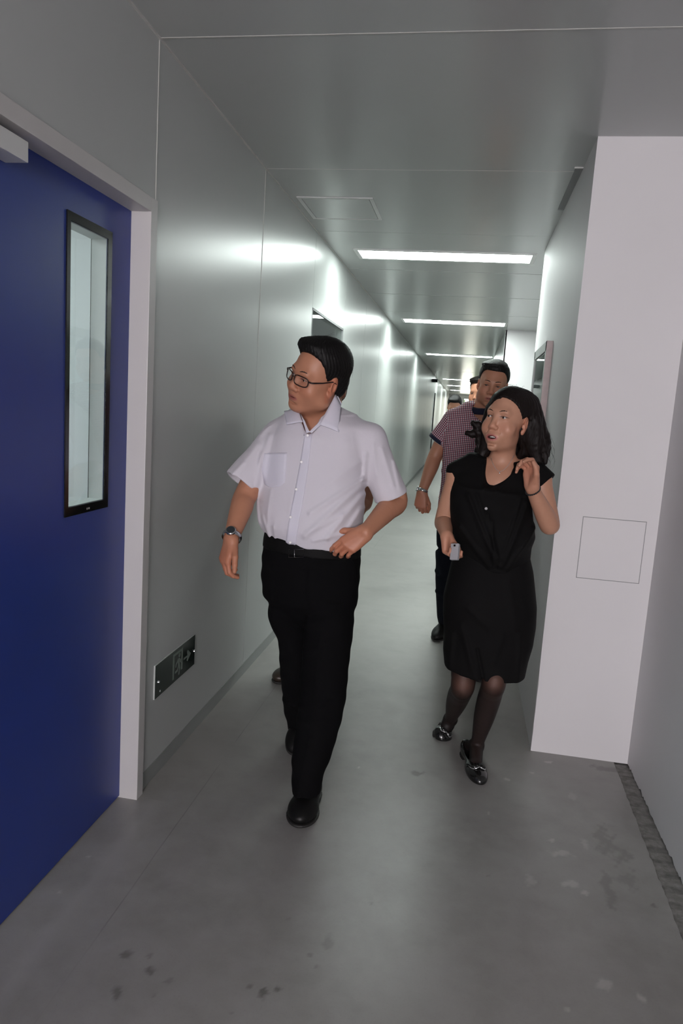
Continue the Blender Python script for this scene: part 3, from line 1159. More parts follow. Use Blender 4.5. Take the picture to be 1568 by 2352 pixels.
# ================================================================== PEOPLE: builders
class Frame:
    """a head's own axes: s = the person's left, f = forward, u = up"""
    def __init__(s, o, yaw, pitch, roll, sc=1.0, drop=0.0):
        s.drop = drop
        y, p, r = (math.radians(a) for a in (yaw, pitch, roll))
        f0, up = np.array([-math.sin(y), -math.cos(y), 0]), np.array([0, 0, 1.0])
        s0 = np.cross(up, f0)
        f = math.cos(p) * f0 - math.sin(p) * up
        u = math.cos(p) * up + math.sin(p) * f0
        s.B = np.array([math.cos(r) * s0 - math.sin(r) * u, f, math.cos(r) * u + math.sin(r) * s0])
        s.o, s.sc = np.asarray(o, float), sc

    def w(s, p):
        p = np.array(p, float)
        if p[2] < 0:
            p[2] *= 1 + s.drop      # a longer lower face
        return s.o + s.sc * (p @ s.B)

    def q(s, P):
        q = ((P - s.o.astype(P.dtype)) @ s.B.T.astype(P.dtype)) / P.dtype.type(s.sc)
        if s.drop:
            q[:, 2] = np.where(q[:, 2] < 0, q[:, 2] / P.dtype.type(1 + s.drop), q[:, 2])
        return q

    def ell(s, c, r, rx=0.0, rz=0.0):
        B = s.B
        if rx or rz:
            a, b = math.radians(rx), math.radians(rz)
            Rx = np.array([[1, 0, 0], [0, math.cos(a), math.sin(a)], [0, -math.sin(a), math.cos(a)]])
            Rz = np.array([[math.cos(b), math.sin(b), 0], [-math.sin(b), math.cos(b), 0], [0, 0, 1]])
            B = Rx @ Rz @ B
        return ell(s.w(c), np.asarray(r) * s.sc, B)

    def cap(s, a, b, ra, rb=None):
        return cap(s.w(a), s.w(b), ra * s.sc, (ra if rb is None else rb) * s.sc)

    def chain(s, pts, rads, k=0.0):
        return chain([s.w(p) for p in pts], [r * s.sc for r in rads], k)

    def local(s, fn, c, r):
        return Prim(lambda P: (fn(s.q(P)) * F32(s.sc)).astype(F32), s.w(c), r * s.sc)


def head(S, fr, jaw=1.0, cheek=1.0, mouth=0.0025, wide=1.0, lid=0.0038, nose=1.0, ears=(1, -1), jowl=0.0, facew=.067):
    S.add(fr.ell((0, -.014, .043), (.077, .097, .084)), .02)
    S.add(fr.ell((0, .026, -.018), (facew, .064, .082)), .035)
    S.add(fr.ell((0, .030, -.072), (.055 * jaw, .052, .044)), .03)
    S.add(fr.ell((0, .070, -.102), (.024 * jaw, .018, .016)), .022)
    for e in (1, -1):
        S.add(fr.ell((e * .043, .054, -.036), (.026 * cheek, .026 * cheek, .030)), .022)
        S.add(fr.ell((e * .052 * jaw, .012, -.066), (.016 + jowl, .030, .028)), .03)
    S.add(fr.cap((-.034, .0785, .021), (.034, .0785, .021), .0095), .024)
    for e in (1, -1):
        S.sub(fr.ell((e * .0315, .101, .001), (.0185, .0145, .0095)), .014)
        S.add(fr.ell((e * .0315, .0725, -.001), (.0155, .0135, .0125)), .004)
    S.add(fr.cap((0, .084, .010), (0, .101, -.029), .0070, .0098 * nose), .012)
    S.add(fr.ell((0, .1015, -.035), (.0125 * nose, .0115, .0095)), .008)
    for e in (1, -1):
        S.add(fr.ell((e * .0130 * nose, .0935, -.0385), (.0080, .0095, .0075)), .006)
        S.sub(fr.ell((e * .0062, .1005, -.0465), (.0036, .0050, .0030)), .003)
    S.add(fr.ell((0, .074, -.068), (.031, .020, .022)), .02)
    w = .0225 * wide
    o = mouth
    S.add(fr.chain([(-w, .080, -.0685), (-w * .45, .0885, -.0640 + o * .3), (0, .0905, -.0652 + o * .3), (w * .45, .0885, -.0640 + o * .3), (w, .080, -.0685)],
                   [.0026, .0042, .0042, .0042, .0026], .003), .005)
    S.add(fr.chain([(-w, .080, -.0695), (-w * .45, .0865, -.0745 - o), (0, .0885, -.0760 - o), (w * .45, .0865, -.0745 - o), (w, .080, -.0695)],
                   [.0026, .0048, .0055, .0048, .0026], .003), .005)
    S.sub(fr.ell((0, .094, -.0695 - o * .35), (w * .86, .016, .0012 + o)), .0015)
    S.sub(fr.ell((0, .084, -.0905 - o), (.018, .006, .004)), .010)
    for e in (1, -1):
        S.sub(fr.ell((e * .0315, .0905, .0003), (.0138, .0110, lid)), .0016)
        # eye crease and the fold beside nose and mouth
        S.sub(fr.chain([(e * .016, .0885, .0085), (e * .0315, .0895, .0105), (e * .046, .0795, .0080)], [.0012, .0012, .0012]), .003)
        S.sub(fr.chain([(e * .0190, .0895, -.040), (e * .0275, .0830, -.054), (e * .0310, .0760, -.068)], [.0010, .0012, .0010]), .004)
    for e in ears:
        S.add(fr.ell((e * .0775, -.014, -.006), (.0075, .0195, .0315), rx=12, rz=-18 * e), .006)
        S.add(fr.ell((e * .0745, -.006, -.033), (.0065, .010, .0115)), .006)
        S.sub(fr.ell((e * .0845, -.0095, -.004), (.0055, .0100, .0170), rx=12, rz=-18 * e), .003)
        S.add(fr.cap((e * .0765, .004, -.010), (e * .0770, .004, -.018), .0042), .004)


def face_colour(fr, base, lipc=LIP, wide=1.0, mouth=0.0025, hands=(), blush=0.30, extra=None, lid=.0038):
    def fn(v):
        c = np.repeat(base[None, :], len(v), 0)
        q = fr.q(v)
        s, f, u = q[:, 0], q[:, 1], q[:, 2]
        inh = (np.abs(s) < .12) & (f > -.02) & (f < .14) & (np.abs(u) < .15)

        def mixin(m, col, k=1.0):
            m = (np.clip(m, 0, 1) * k * inh)[:, None]
            c[:] = c * (1 - m) + np.asarray(col) * m
        for e in (1, -1):
            mixin(np.exp(-(((s - e * .045) / .026) ** 2 + ((u + .035) / .024) ** 2)), base * (1.05, .80, .78), blush)
            mixin(np.exp(-(((s - e * .032) / .020) ** 2 + ((u - .001) / .010) ** 2)) * (f > .06), base * (.82, .74, .72), .45)
        mixin(np.exp(-((s / .016) ** 2 + ((u + .037) / .012) ** 2)) * (f > .085), base * (1.0, .76, .74), .45)
        for e in (1, -1):
            rr = ((s - e * .0315) / .0142) ** 2 + ((u - .0003) / (lid + .0006)) ** 2
            mixin(np.clip(1.9 - rr, 0, 1) * np.clip((u + .0005) / .0015, 0, 1) * (f > .06), (.030, .018, .014), .85)
        lw = .026 * wide
        m = 1.2 - ((s / lw) ** 2 + ((u + .0700 + mouth * .35) / (.0088 + mouth * .62)) ** 2)
        mixin(np.clip(m * 2.2, 0, 1) * (f > .07), lipc, .85)
        sl = (s / (.0215 * wide)) ** 2 + ((u + .0695 + mouth * .35) / (.0030 + mouth)) ** 2
        mixin(np.clip((1.0 - sl) * 3, 0, 1) * (f > .05) * (f < .0885), (.05, .012, .010), 1.0)
        # ears are redder
        em = (np.clip((np.abs(s) - .072) / .008, 0, 1) * (np.abs(u + .01) < .05) * (f < .02) * (f > -.06))[:, None]
        c[:] = c * (1 - em) + c * np.array((1.05, .90, .88)) * em
        for hc, hr in hands:
            hm = np.clip(1.25 - np.linalg.norm(v - hc, axis=1) / hr, 0, 1)[:, None] * .8
            c[:] = c * (1 - hm) + c * np.array((1.04, .86, .84)) * hm
        if extra is not None:
            extra(v, c)
        return c
    return fn


def eyes(fr, parent, gaze=(0, 1, 0), iris=(0.020, 0.010, 0.006)):
    g = nz(gaze)
    for e in (1, -1):
        bm = bmesh.new()
        bmesh.ops.create_uvsphere(bm, u_segments=32, v_segments=24, radius=1.0)
        me = bpy.data.meshes.new('eye')
        cols = []
        ctr = np.array((e * .0315, .0722, -.0005))
        for v in bm.verts:
            n = np.array(v.co)
            a = math.degrees(math.acos(max(-1, min(1, float(n @ g)))))
            if a < 13:
                col = (0.004, 0.004, 0.004)
            elif a < 31:
                col = iris
            elif a < 35:
                col = tuple(x * 2 for x in iris)
            else:
                col = (0.46, 0.42, 0.40)
            cols.append((*col, 1))
            v.co = Vector(fr.w(ctr + n * .0126))
        for f in bm.faces:
            f.smooth = True
        bm.to_mesh(me)
        bm.free()
        me.color_attributes.new('Col', 'FLOAT_COLOR', 'POINT').data.foreach_set('color', np.array(cols, F32).ravel())
        link('eye', me, M['eye'], parent)


def on_face(fr, body, s, u, lift=0.0):
    """the place on the face straight behind (s, u) of the head's own axes"""
    g = np.linspace(.16, .0, 321)
    P = np.array([fr.w((s, x, u)) for x in g])
    d = body.ev(P)
    i = int(np.argmax(d < 0))
    return fr.w((s, g[i] + lift, u))


def eyebrows(fr, parent, mat, body, thick=.0032, arch=.004, top=.0235, vox=.0014, reach=.050):
    for e in (1, -1):
        pts = [on_face(fr, body, e * s, top + du, -.0006) for s, du in ((.014, -.002), (.022, arch * .5), (.031, arch), (.040, arch * .8), (reach, -.002))]
        S = Solid()
        S.add(chain(pts, [thick * .8, thick, thick, thick * .8, thick * .4], .002), 0)
        skin_mesh('eyebrow', S, vox, mat, parent)


def short_hair(fr, parent, mat, hairline=.090, thick=.0, tuft=0.0, vox=.0035, side=0.0, fwd=0.0, name='hair', part=0.0):
    S = Solid()
    S.add(fr.ell((0, -.020, .050), (.0835 + thick, .1035 + thick, .0905 + thick)), 0)
    S.add(fr.ell((0, -.070, -.020), (.066, .045, .055)), .03)
    if tuft:
        S.add(fr.ell((-.015, .030, .112), (.060, .050, .026 + tuft)), .03)
        S.add(fr.ell((-.042, .040, .098), (.028, .032, .024 + tuft)), .02)

    def keepf(q):
        s, f, u = q[:, 0], q[:, 1], q[:, 2]
        uh = hairline - 5.0 * np.clip(np.abs(s) - .045, 0, 1) ** 2 * 4 + part * s
        fs = np.interp(u, [-.08, -.05, -.03, -.012, .02, .05, .075, .095, .12], [-.06, -.05, -.034, .012, .026 + side, .034 + side, .048 + side, .075 + fwd, .2]).astype(F32)
        return smin((uh - u).astype(F32), f - fs, .012)
    S.keep(fr.local(keepf, (0, 0, 0), .4), .008)
    for e in (1, -1):
        S.sub(fr.ell((e * .083, -.008, -.006), (.026, .023, .036), rx=12), .006)
    S.keep(fr.local(lambda q: (-.078 - q[:, 2]) + .25 * np.clip(q[:, 1] + .06, 0, 1), (0, 0, 0), .4), .01)

    def streak(P):
        q = fr.q(P)
        s, f, u = q[:, 0], q[:, 1], q[:, 2]
        a = np.arctan2(f + .03, s + .05)
        return (.0009 * np.sin(70 * a + 9 * np.sin(30 * u)) + .0007 * np.sin(131 * a + 25 * u)).astype(F32) * F32(fr.sc)
    S.disp(streak)
    return skin_mesh(name, S, vox, mat, parent)


def hand(S, wrist, d, n, t, curls, thumb, sc=1.0, fan=0.0, k=.004):
    """five-fingered hand; d along the fingers, n out of the back, t to the thumb side;
    curls: three joint angles for each of the four fingers; thumb: three (direction, length) steps in (d, n, t)"""
    d, n, t = nz(d), nz(n), nz(t)
    wrist = np.asarray(wrist, float)

    def W(a, b, c):
        return wrist + sc * (a * d + b * n + c * t)
    kn = [(.086, .002, .0295), (.090, .004, .0095), (.085, .003, -.0105), (.076, 0, -.0285)]
    rad = [.0090, .0093, .0088, .0078]
    seg = [(.040, .025, .021), (.044, .028, .022), (.041, .026, .021), (.032, .020, .019)]
    for (a, b, c), r in zip(kn, rad):
        S.add(cap(W(.004, 0, c * .62), W(a, b, c), sc * .0150, sc * .0118), .014)
    S.add(cap(W(.016, -.006, .018), W(.048, -.008, .028), sc * .0165, sc * .0135), .014)
    S.add(cap(W(.016, -.006, -.016), W(.055, -.006, -.024), sc * .0145, sc * .0115), .012)
    tips = []
    for i in range(4):
        a, b, c = kn[i]
        p = W(a, b, c)
        ang = 0.0
        sp_ = math.radians(fan * (1.5 - i))
        dd = math.cos(sp_) * d + math.sin(sp_) * t
        pts, rs = [p], [rad[i] * sc * 1.12]
        for j in range(3):
            ang += math.radians(curls[i][j])
            p = p + sc * seg[i][j] * (math.cos(ang) * dd - math.sin(ang) * n)
            pts.append(p)
            rs.append(sc * rad[i] * (1.0, .92, .78)[j])
        S.add(chain(pts, rs, .003), k)
        tips.append(p)
    p = W(.030, -.008, .030)
    pts, rs = [p], [sc * .0145]
    for j, ((x, y, z), L) in enumerate(thumb):
        v = nz(x * d + y * n + z * t)
        p = p + sc * L * v
        pts.append(p)
        rs.append(sc * (.0118, .0105, .0082)[j])
    S.add(chain(pts, rs, .004), .006)
    tips.append(p)
    return tips


def px_loft(rows, **kw):
    """rows: v, u-left, u-right, depth Y, half thickness; read off the photograph"""
    st = []
    for v, ul, ur, Y, ry in rows:
        a, b = at(ul, v, Y), at(ur, v, Y)
        st.append((a[2] / 2 + b[2] / 2, (a[0] + b[0]) / 2, Y, (b[0] - a[0]) / 2, ry))
    return loft(st, **kw)


def ridge(folds):
    """soft folds of cloth: each a line in the x-z plane (from pixels at depth Y), width, height"""
    L = []
    for (u0, v0), (u1, v1), Y, w, amp in folds:
        a, b = at(u0, v0, Y), at(u1, v1, Y)
        L.append((a[[0, 2]].astype(F32), b[[0, 2]].astype(F32), w, amp, Y))

    def fn(P):
        xz = P[:, [0, 2]]
        out = np.zeros(len(P), F32)
        for a, b, w, amp, Y in L:
            ba = b - a
            h = ((xz - a) @ ba) / float(ba @ ba)
            hc = np.clip(h, 0, 1)
            d2 = ((xz - a - hc[:, None] * ba) ** 2).sum(1)
            out -= (F32(amp) * np.exp(-d2 / F32(w * w)) * (P[:, 1] < Y)).astype(F32)
        return out
    return fn


def drape_strip(solid, left, right, n=24, m=4, lift=.003, thick=.0015):
    """a strip lying on a surface between two pixel polylines -> verts, faces"""
    def along(pl, t):
        pl = np.array(pl, float)
        s = np.concatenate([[0], np.cumsum(np.linalg.norm(np.diff(pl, axis=0), axis=1))])
        return [np.interp(t * s[-1], s, pl[:, i]) for i in (0, 1)]
    uv, Fc = [], []
    for i in range(n + 1):
        for j in range(m + 1):
            a, b = along(left, i / n), along(right, i / n)
            w = j / m
            uv.append((a[0] * (1 - w) + b[0] * w, a[1] * (1 - w) + b[1] * w))
    V = list(solid.hits(uv, lift))
    for i in range(n):
        for j in range(m):
            a = i * (m + 1) + j
            Fc.append((a, a + m + 1, a + m + 2, a + 1))
    return V, Fc


def sheet(name, V, Fc, mat, parent, thick=.0015):
    """a thin piece of cloth with real thickness"""
    V = np.array(V, float)
    N = np.zeros_like(V)
    for f in Fc:
        nn = np.cross(V[f[1]] - V[f[0]], V[f[-1]] - V[f[0]])
        for i in f:
            N[i] += nn
    N /= np.linalg.norm(N, axis=1)[:, None] + 1e-12
    if ((EYE - V.mean(0)) @ N.mean(0)) < 0:
        N = -N
    n = len(V)
    W = np.concatenate([V, V - N * thick])
    faces = [tuple(f) for f in Fc] + [tuple(n + i for i in reversed(f)) for f in Fc]
    cnt = {}
    for f in Fc:
        for i in range(len(f)):
            a, b = f[i], f[(i + 1) % len(f)]
            cnt[(a, b)] = cnt.get((a, b), 0) + 1
    for (a, b) in list(cnt):
        if (b, a) not in cnt:
            faces.append((b, a, n + a, n + b))
    return mesh_from(name, W, faces, mat, parent, smooth=True)


def patch(corners, n=8, bulge=None):
    """bilinear patch from four corners in order"""
    a, b, c, d = [np.asarray(p, float) for p in corners]
    V, Fc = [], []
    for i in range(n + 1):
        for j in range(n + 1):
            s, t = j / n, i / n
            p = (1 - t) * ((1 - s) * a + s * b) + t * ((1 - s) * d + s * c)
            if bulge is not None:
                p = p + np.asarray(bulge) * 16 * s * (1 - s) * t * (1 - t)
            V.append(p)
    for i in range(n):
        for j in range(n):
            q = i * (n + 1) + j
            Fc.append((q, q + 1, q + n + 2, q + n + 1))
    return V, Fc


def disc(name, c, nrm, r, h, mat, parent, seg=18, dome=0.0):
    c, nrm = np.asarray(c, float), nz(nrm)
    return MB().tube([c, c + nrm * h * .7, c + nrm * h], [r, r, r * .88], seg).build(name, mat, parent, smooth=False)


def dress_shoe(parent, toe, heel, width, mat, lift=0.0, name='shoe', up=(0, 0, 1), high=.07, slim=1.0, lace=True, vox=.004):
    """closed leather shoe from heel to toe, with its sole"""
    toe, heel = np.asarray(toe, float), np.asarray(heel, float)
    f = nz(toe - heel)
    L = np.linalg.norm(toe - heel)
    s = nz(np.cross(f, up))
    u = np.cross(s, f)
    B = np.array([s, f, u])

    def w(a, b, c):
        return heel + a * s + b * f + c * u
    S = Solid()
    S.add(ell(w(0, L * .70, .030), (width * .53, L * .31, .036), B), 0)
    S.add(ell(w(0, L * .30, .036), (width * .44, L * .31, .046), B), .03)
    S.add(ell(w(0, L * .30, .062), (width * .38, L * .20, high * .62), B), .03)
    S.keep(plane(w(0, 0, .010), -u), .002)
    sh = skin_mesh(name, S, vox, mat, parent)
    T = Solid()
    T.add(ell(w(0, L * .70, .012), (width * .57, L * .315, .034), B), 0)
    T.add(ell(w(0, L * .28, .012), (width * .48, L * .30, .034), B), .03)
    T.keep(plane(w(0, 0, .013), u), .002)
    T.keep(plane(w(0, 0, 0), -u), .002)
    skin_mesh('sole', T, vox, M['sole'], sh)
    if lace:
        for i in range(3):
            y = L * (.50 + .055 * i)
            z = .078 - .013 * i
            MB().tube([w(-.022, y, z - .008), w(0, y, z), w(.022, y, z - .008)], .0022, 8).build('lace', mat, sh, smooth=True)
    return sh

# ================================================================== MAN IN THE WHITE SHIRT
PM = tag(empty('person', (-.52, 2.6, 0)), 'man in white short-sleeved shirt, black trousers and glasses, walking with head turned left', 'person')
fm = Frame(at(729, 867, 2.58), 39, 4, 20, 1.05)
ShR, ShL = at(642, 1000, 2.67), at(848, 1010, 2.62)
ElR, WrR = at(564, 1138, 2.55), at(531, 1236, 2.40)
ElL, WrL = at(910, 1148, 2.68), at(840, 1222, 2.475)
neckM = at(727, 985, 2.67)

S = Solid()
head(S, fm, jaw=1.18, cheek=1.16, mouth=.0005, wide=1.0, lid=.0030, nose=1.2, jowl=.011)
S.add(cap(fm.w((0, -.022, -.055)), neckM, .062, .066), .03)
S.add(ell(fm.w((0, .030, -.108)), (.045, .04, .022)), .03)          # soft under the chin
S.add(cap(neckM, at(722, 1030, 2.66), .066, .09), .03)
S.add(cap(ShR, ShL, .045), .03)
S.add(limb([ShR, ShR * .5 + ElR * .5, ElR, ElR * .68 + WrR * .32, WrR * .8 + ElR * .2, WrR], [.052, .050, .043, .0415, .031, .0275]), .02)
S.add(limb([ShL, ShL * .5 + ElL * .5, ElL, ElL * .68 + WrL * .32, WrL * .8 + ElL * .2, WrL], [.052, .050, .043, .0415, .031, .0275]), .02)
# his right hand hangs, thumb to the front
dR = img(-.26, 1.0, .10)
nR = img(-.75, -.10, .60)
tR = nz(np.cross(nR, dR))
tR = tR if tR @ img(1, 0, .6) > 0 else -tR
hand(S, WrR + dR * .006, dR, nR, tR, [(22, 34, 22), (28, 42, 26), (34, 46, 28), (40, 48, 30)],
     [((.78, .05, .62), .040), ((.92, -.10, .25), .031), ((.97, -.2, .05), .025)], .93, fan=3)
# his left hand rests on the hip, back of the hand to the camera
dL = img(-.80, .58, .04)
nL = img(-.05, -.25, 1.0)
tL = nz(np.cross(nL, dL))
tL = tL if tL @ img(-.5, -.8, 0) > 0 else -tL
hand(S, WrL + dL * .002, dL, nL, tL, [(18, 34, 20), (26, 42, 26), (30, 46, 28), (34, 46, 30)],
     [((.72, -.10, .62), .040), ((.86, -.20, .36), .032), ((.92, -.30, .22), .026)], .93, fan=1)
bodyM = S
skin_mesh('body', S, .0023, M['skin'], PM, face_colour(fm, SKIN_M, mouth=.0005, lid=.0030, hands=((WrR + dR * .10, .10), (WrL + dL * .09, .10))))
eyes(fm, PM, (-.25, 1, -.10))
eyebrows(fm, PM, M['brow'], bodyM, .0024, .0030, .0265)
hairM = short_hair(fm, PM, M['hair'], hairline=.088, thick=.003, tuft=-.010, part=.30, side=.0)
b = MB()
def wisp(p0, p1, p2, r=.0006):
    t = np.linspace(0, 1, 9)[:, None]
    pts = (1 - t) ** 2 * p0 + 2 * t * (1 - t) * p1 + t * t * p2
    return list(pts), list(r * (1 - .7 * t[:, 0]))


for i in range(16):
    a = RNG.uniform(-.8, 1)
    p0 = fm.w((.05 * a, RNG.uniform(-.04, .05), .128 - .022 * a * a))
    p1 = p0 + np.array((RNG.uniform(-.004, .010), 0, RNG.uniform(.012, .026)))
    b.tube(*wisp(p0, p1, p1 + np.array((RNG.uniform(.006, .028), RNG.normal(0, .01), RNG.uniform(-.010, .012)))), 5)
for i in range(12):
    p0 = fm.w((.070, RNG.uniform(-.07, -.0), RNG.uniform(.06, .10)))
    b.tube(*wisp(p0, p0 + np.array((.020, 0, .004)), p0 + np.array((RNG.uniform(.010, .022), 0, RNG.uniform(-.05, -.03)))), 5)
tag(b.build('stray_hair', M['hair'], hairM), kind='stuff')

# spectacles
sp_o = fm.w((0, .104, -.002))
gl = None


def rim(e):
    pts = []
    for i in range(28):
        a = 2 * math.pi * i / 28
        x = .0272 * np.sign(math.cos(a)) * abs(math.cos(a)) ** .62
        z = .0165 * np.sign(math.sin(a)) * abs(math.sin(a)) ** .62
        pts.append(fm.w((e * .0335 + x, .1055 - 3.2 * (abs(e * .0335 + x)) ** 2 * 1.6, -.001 + z)))
    return pts


g = MB()
g.tube(rim(1), .0021, 8, closed=True).tube(rim(-1), .0021, 8, closed=True)
g.tube([fm.w((-.0085, .105, .003)), fm.w((0, .1075, .005)), fm.w((.0085, .105, .003))], .002, 8)
for e in (1, -1):
    g.tube([fm.w((e * .061, .0875, .006)), fm.w((e * .0725, .080, .006)), fm.w((e * .0795, .040, .009)), fm.w((e * .0820, .000, .014)), fm.w((e * .0810, -.020, .006))],
           [.0030, .0032, .0026, .0022, .0016], 8)
glasses = g.build('glasses', M['tortoise'], PM, smooth=True)
for e in (1, -1):
    mesh_from('lens', rim(e), [tuple(range(28))], M['lens'], glasses)

# shirt
torso_rows = [(962, 668, 812, 2.655, .085), (985, 640, 852, 2.645, .105), (1020, 620, 848, 2.635, .122), (1060, 608, 843, 2.63, .130), (1100, 602, 839, 2.625, .138),
              (1150, 597, 838, 2.615, .148), (1195, 592, 834, 2.61, .156), (1222, 595, 833, 2.61, .156), (1240, 606, 829, 2.61, .148), (1258, 616, 822, 2.61, .138)]
SHM = Solid()
SHM.add(px_loft(torso_rows, power=2.25, rot=math.radians(-10), slope=.04), 0)
SHM.add(cap(at(700, 968, 2.665), ShR + (0, 0, -.006), .056, .052), .03)
SHM.add(cap(at(762, 962, 2.655), ShL + (0, 0, -.006), .058, .054), .03)


def sleeve(a, b, ra, rb, over=.02):
    a, b = np.asarray(a), np.asarray(b)
    ax = nz(b - a)
    s = Solid()
    s.add(cap(a, b + ax * over, ra, rb), 0)
    s.keep(plane(b, ax), .003)
    return s, ax


slR_end, slL_end = at(555, 1111, 2.575), at(898, 1141, 2.655)
sR, axR = sleeve(ShR, slR_end, .060, .074)
sL, axL = sleeve(ShL, slL_end, .060, .065)
SHM.add(sR.prim(), .028).add(sL.prim(), .028)
SHM.disp(ridge([((838, 1098), (735, 1165), 2.62, .010, .007), ((836, 1112), (722, 1215), 2.62, .011, .008), ((836, 1135), (770, 1220), 2.62, .010, .007),
                ((834, 1165), (800, 1225), 2.62, .008, .006), ((846, 1040), (840, 1100), 2.62, .008, .006), ((612, 1040), (604, 1110), 2.62, .008, .005),
                ((625, 1000), (612, 1060), 2.62, .012, .005), ((640, 1120), (632, 1220), 2.62, .010, .004), ((690, 1140), (684, 1235), 2.62, .012, .003),
                ((600, 1150), (612, 1225), 2.62, .010, .005), ((880, 1030), (905, 1115), 2.62, .008, .006), ((862, 1020), (868, 1090), 2.62, .007, .004),
                ((600, 1020), (560, 1080), 2.62, .012, .004), ((735, 1000), (700, 1010), 2.62, .02, .002), ((830, 1060), (760, 1110), 2.62, .012, .004), ((745, 1200), (800, 1170), 2.62, .009, .005), ((622, 1180), (640, 1235), 2.62, .008, .005),
                ((652, 1195), (650, 1240), 2.62, .007, .004), ((740, 1225), (800, 1212), 2.62, .008, .005), ((905, 1060), (918, 1120), 2.62, .007, .005), ((575, 1060), (545, 1095), 2.62, .009, .005), ((630, 960), (600, 1000), 2.62, .008, .003)]))
SHM.disp(lambda P: (.0022 * np.sin(46 * P[:, 0] + 18 * P[:, 2]) * np.sin(17 * P[:, 2] - 9 * P[:, 0])).astype(F32))
# hollow sleeve ends and an open neck
SHM.sub(cap(slR_end - axR * .05, slR_end + axR * .06, .058, .066), .003)
SHM.sub(cap(slL_end - axL * .05, slL_end + axL * .06, .052, .057), .003)
SHM.sub(chain([fm.w((0, -.01, -.075)), at(722, 968, 2.60), at(706, 993, 2.50)], [.064, .050, .006], .02), .006)
shirt = skin_mesh('shirt', SHM, .0042, M['shirt'], PM)
V, Fc = drape_strip(SHM, [(700, 992), (689, 1060), (676, 1130), (662, 1200), (655, 1250)], [(717, 990), (709, 1060), (699, 1130), (686, 1200), (678, 1252)], 40, 5, .002)
sheet('placket', V, Fc, M['shirt_dense'], shirt, .003)
V, Fc = drape_strip(SHM, [(607, 1041), (601, 1080), (606, 1112), (617, 1119)], [(659, 1039), (656, 1080), (654, 1108), (642, 1118)], 16, 8, .0014)
sheet('chest_pocket', V, Fc, M['shirt_dense'], shirt, .003)
for u, v in ((706, 1000), (692, 1061), (680, 1124), (667, 1188), (666, 1246)):
    c = SHM.hit(u, v, .0055)
    disc('button', c, EYE - c, .0048, .002, M['button'], shirt)
for e_, a_, ax_, r_ in ((0, slR_end, axR, .0735), (1, slL_end, axL, .0645)):
    pass
# collar: stand and the two leaves
colR = [at(652, 944, 2.64), at(683, 938, 2.585), at(694, 968, 2.525), at(657, 974, 2.545)]
colL = [at(783, 930, 2.60), at(771, 905, 2.60), at(733, 974, 2.515), at(779, 992, 2.525)]
for cs, bl in ((colR, img(-.1, -.1, 1) * .006), (colL, img(.1, -.1, 1) * .008)):
    V, Fc = patch(cs, 8, bl)
    sheet('collar_leaf', V, Fc, M['shirt_dense'], shirt, .004)
V, Fc = patch([at(690, 950, 2.56), at(698, 966, 2.535), at(711, 992, 2.50), at(703, 994, 2.50)], 6)
sheet('collar_stand', V, Fc, M['shirt_dense'], shirt, .003)
V, Fc = patch([at(740, 962, 2.535), at(752, 962, 2.54), at(716, 994, 2.50), at(709, 992, 2.50)], 6)
sheet('collar_stand', V, Fc, M['shirt_dense'], shirt, .003)
V, Fc = patch([at(771, 905, 2.61), at(783, 930, 2.61), at(770, 935, 2.75), at(757, 903, 2.75)], 6)
sheet('collar_stand', V, Fc, M['shirt_dense'], shirt, .004)

# trousers
TR = Solid()
TR.add(px_loft([(1236, 612, 826, 2.615, .135), (1262, 607, 826, 2.615, .140), (1300, 603, 826, 2.62, .142), (1345, 602, 824, 2.625, .140), (1390, 606, 820, 2.625, .130), (1425, 640, 790, 2.625, .085), (1450, 670, 760, 2.625, .05)],
               power=2.2, slope=.04), 0)
TR.add(px_loft([(1380, 715, 808, 2.60, .100), (1430, 700, 812, 2.58, .105), (1510, 695, 803, 2.545, .098), (1600, 689, 794, 2.51, .090), (1665, 682, 782, 2.485, .086),
                (1728, 673, 763, 2.465, .086), (1790, 671, 740, 2.445, .084), (1824, 671, 737, 2.435, .082)], slope=.03), .015)
TR.add(px_loft([(1370, 622, 712, 2.63, .100), (1430, 616, 706, 2.655, .105), (1480, 640, 716, 2.68, .095), (1560, 645, 722, 2.74, .085), (1640, 652, 724, 2.84, .080), (1672, 662, 722, 2.885, .078), (1700, 664, 716, 2.92, .075)],
               slope=.03), .015)
TR.disp(ridge([((730, 1290), (720, 1420), 2.62, .008, .005), ((640, 1290), (632, 1420), 2.62, .008, .004), ((752, 1430), (738, 1640), 2.6, .007, .005), ((738, 1640), (704, 1815), 2.6, .007, .005),
               ((700, 1420), (790, 1400), 2.6, .014, .005), ((705, 1480), (795, 1440), 2.6, .012, .005), ((700, 1590), (770, 1570), 2.6, .010, .006), ((700, 1615), (765, 1608), 2.6, .010, .004),
               ((655, 1600), (690, 1610), 2.8, .01, .005), ((700, 1700), (740, 1760), 2.6, .012, .005), ((676, 1790), (730, 1800), 2.6, .010, .005)]))
TR.disp(lambda P: (.002 * np.sin(55 * P[:, 2] + 20 * P[:, 0]) * np.sin(23 * P[:, 0] - 31 * P[:, 2])).astype(F32))
trousers = skin_mesh('trousers', TR, .0055, M['trousers'], PM)
MB().tube(TR.hits([(808, 1278), (815, 1305), (819, 1335)], .001), .0018, 6).build('pocket_edge', M['trousers'], trousers)
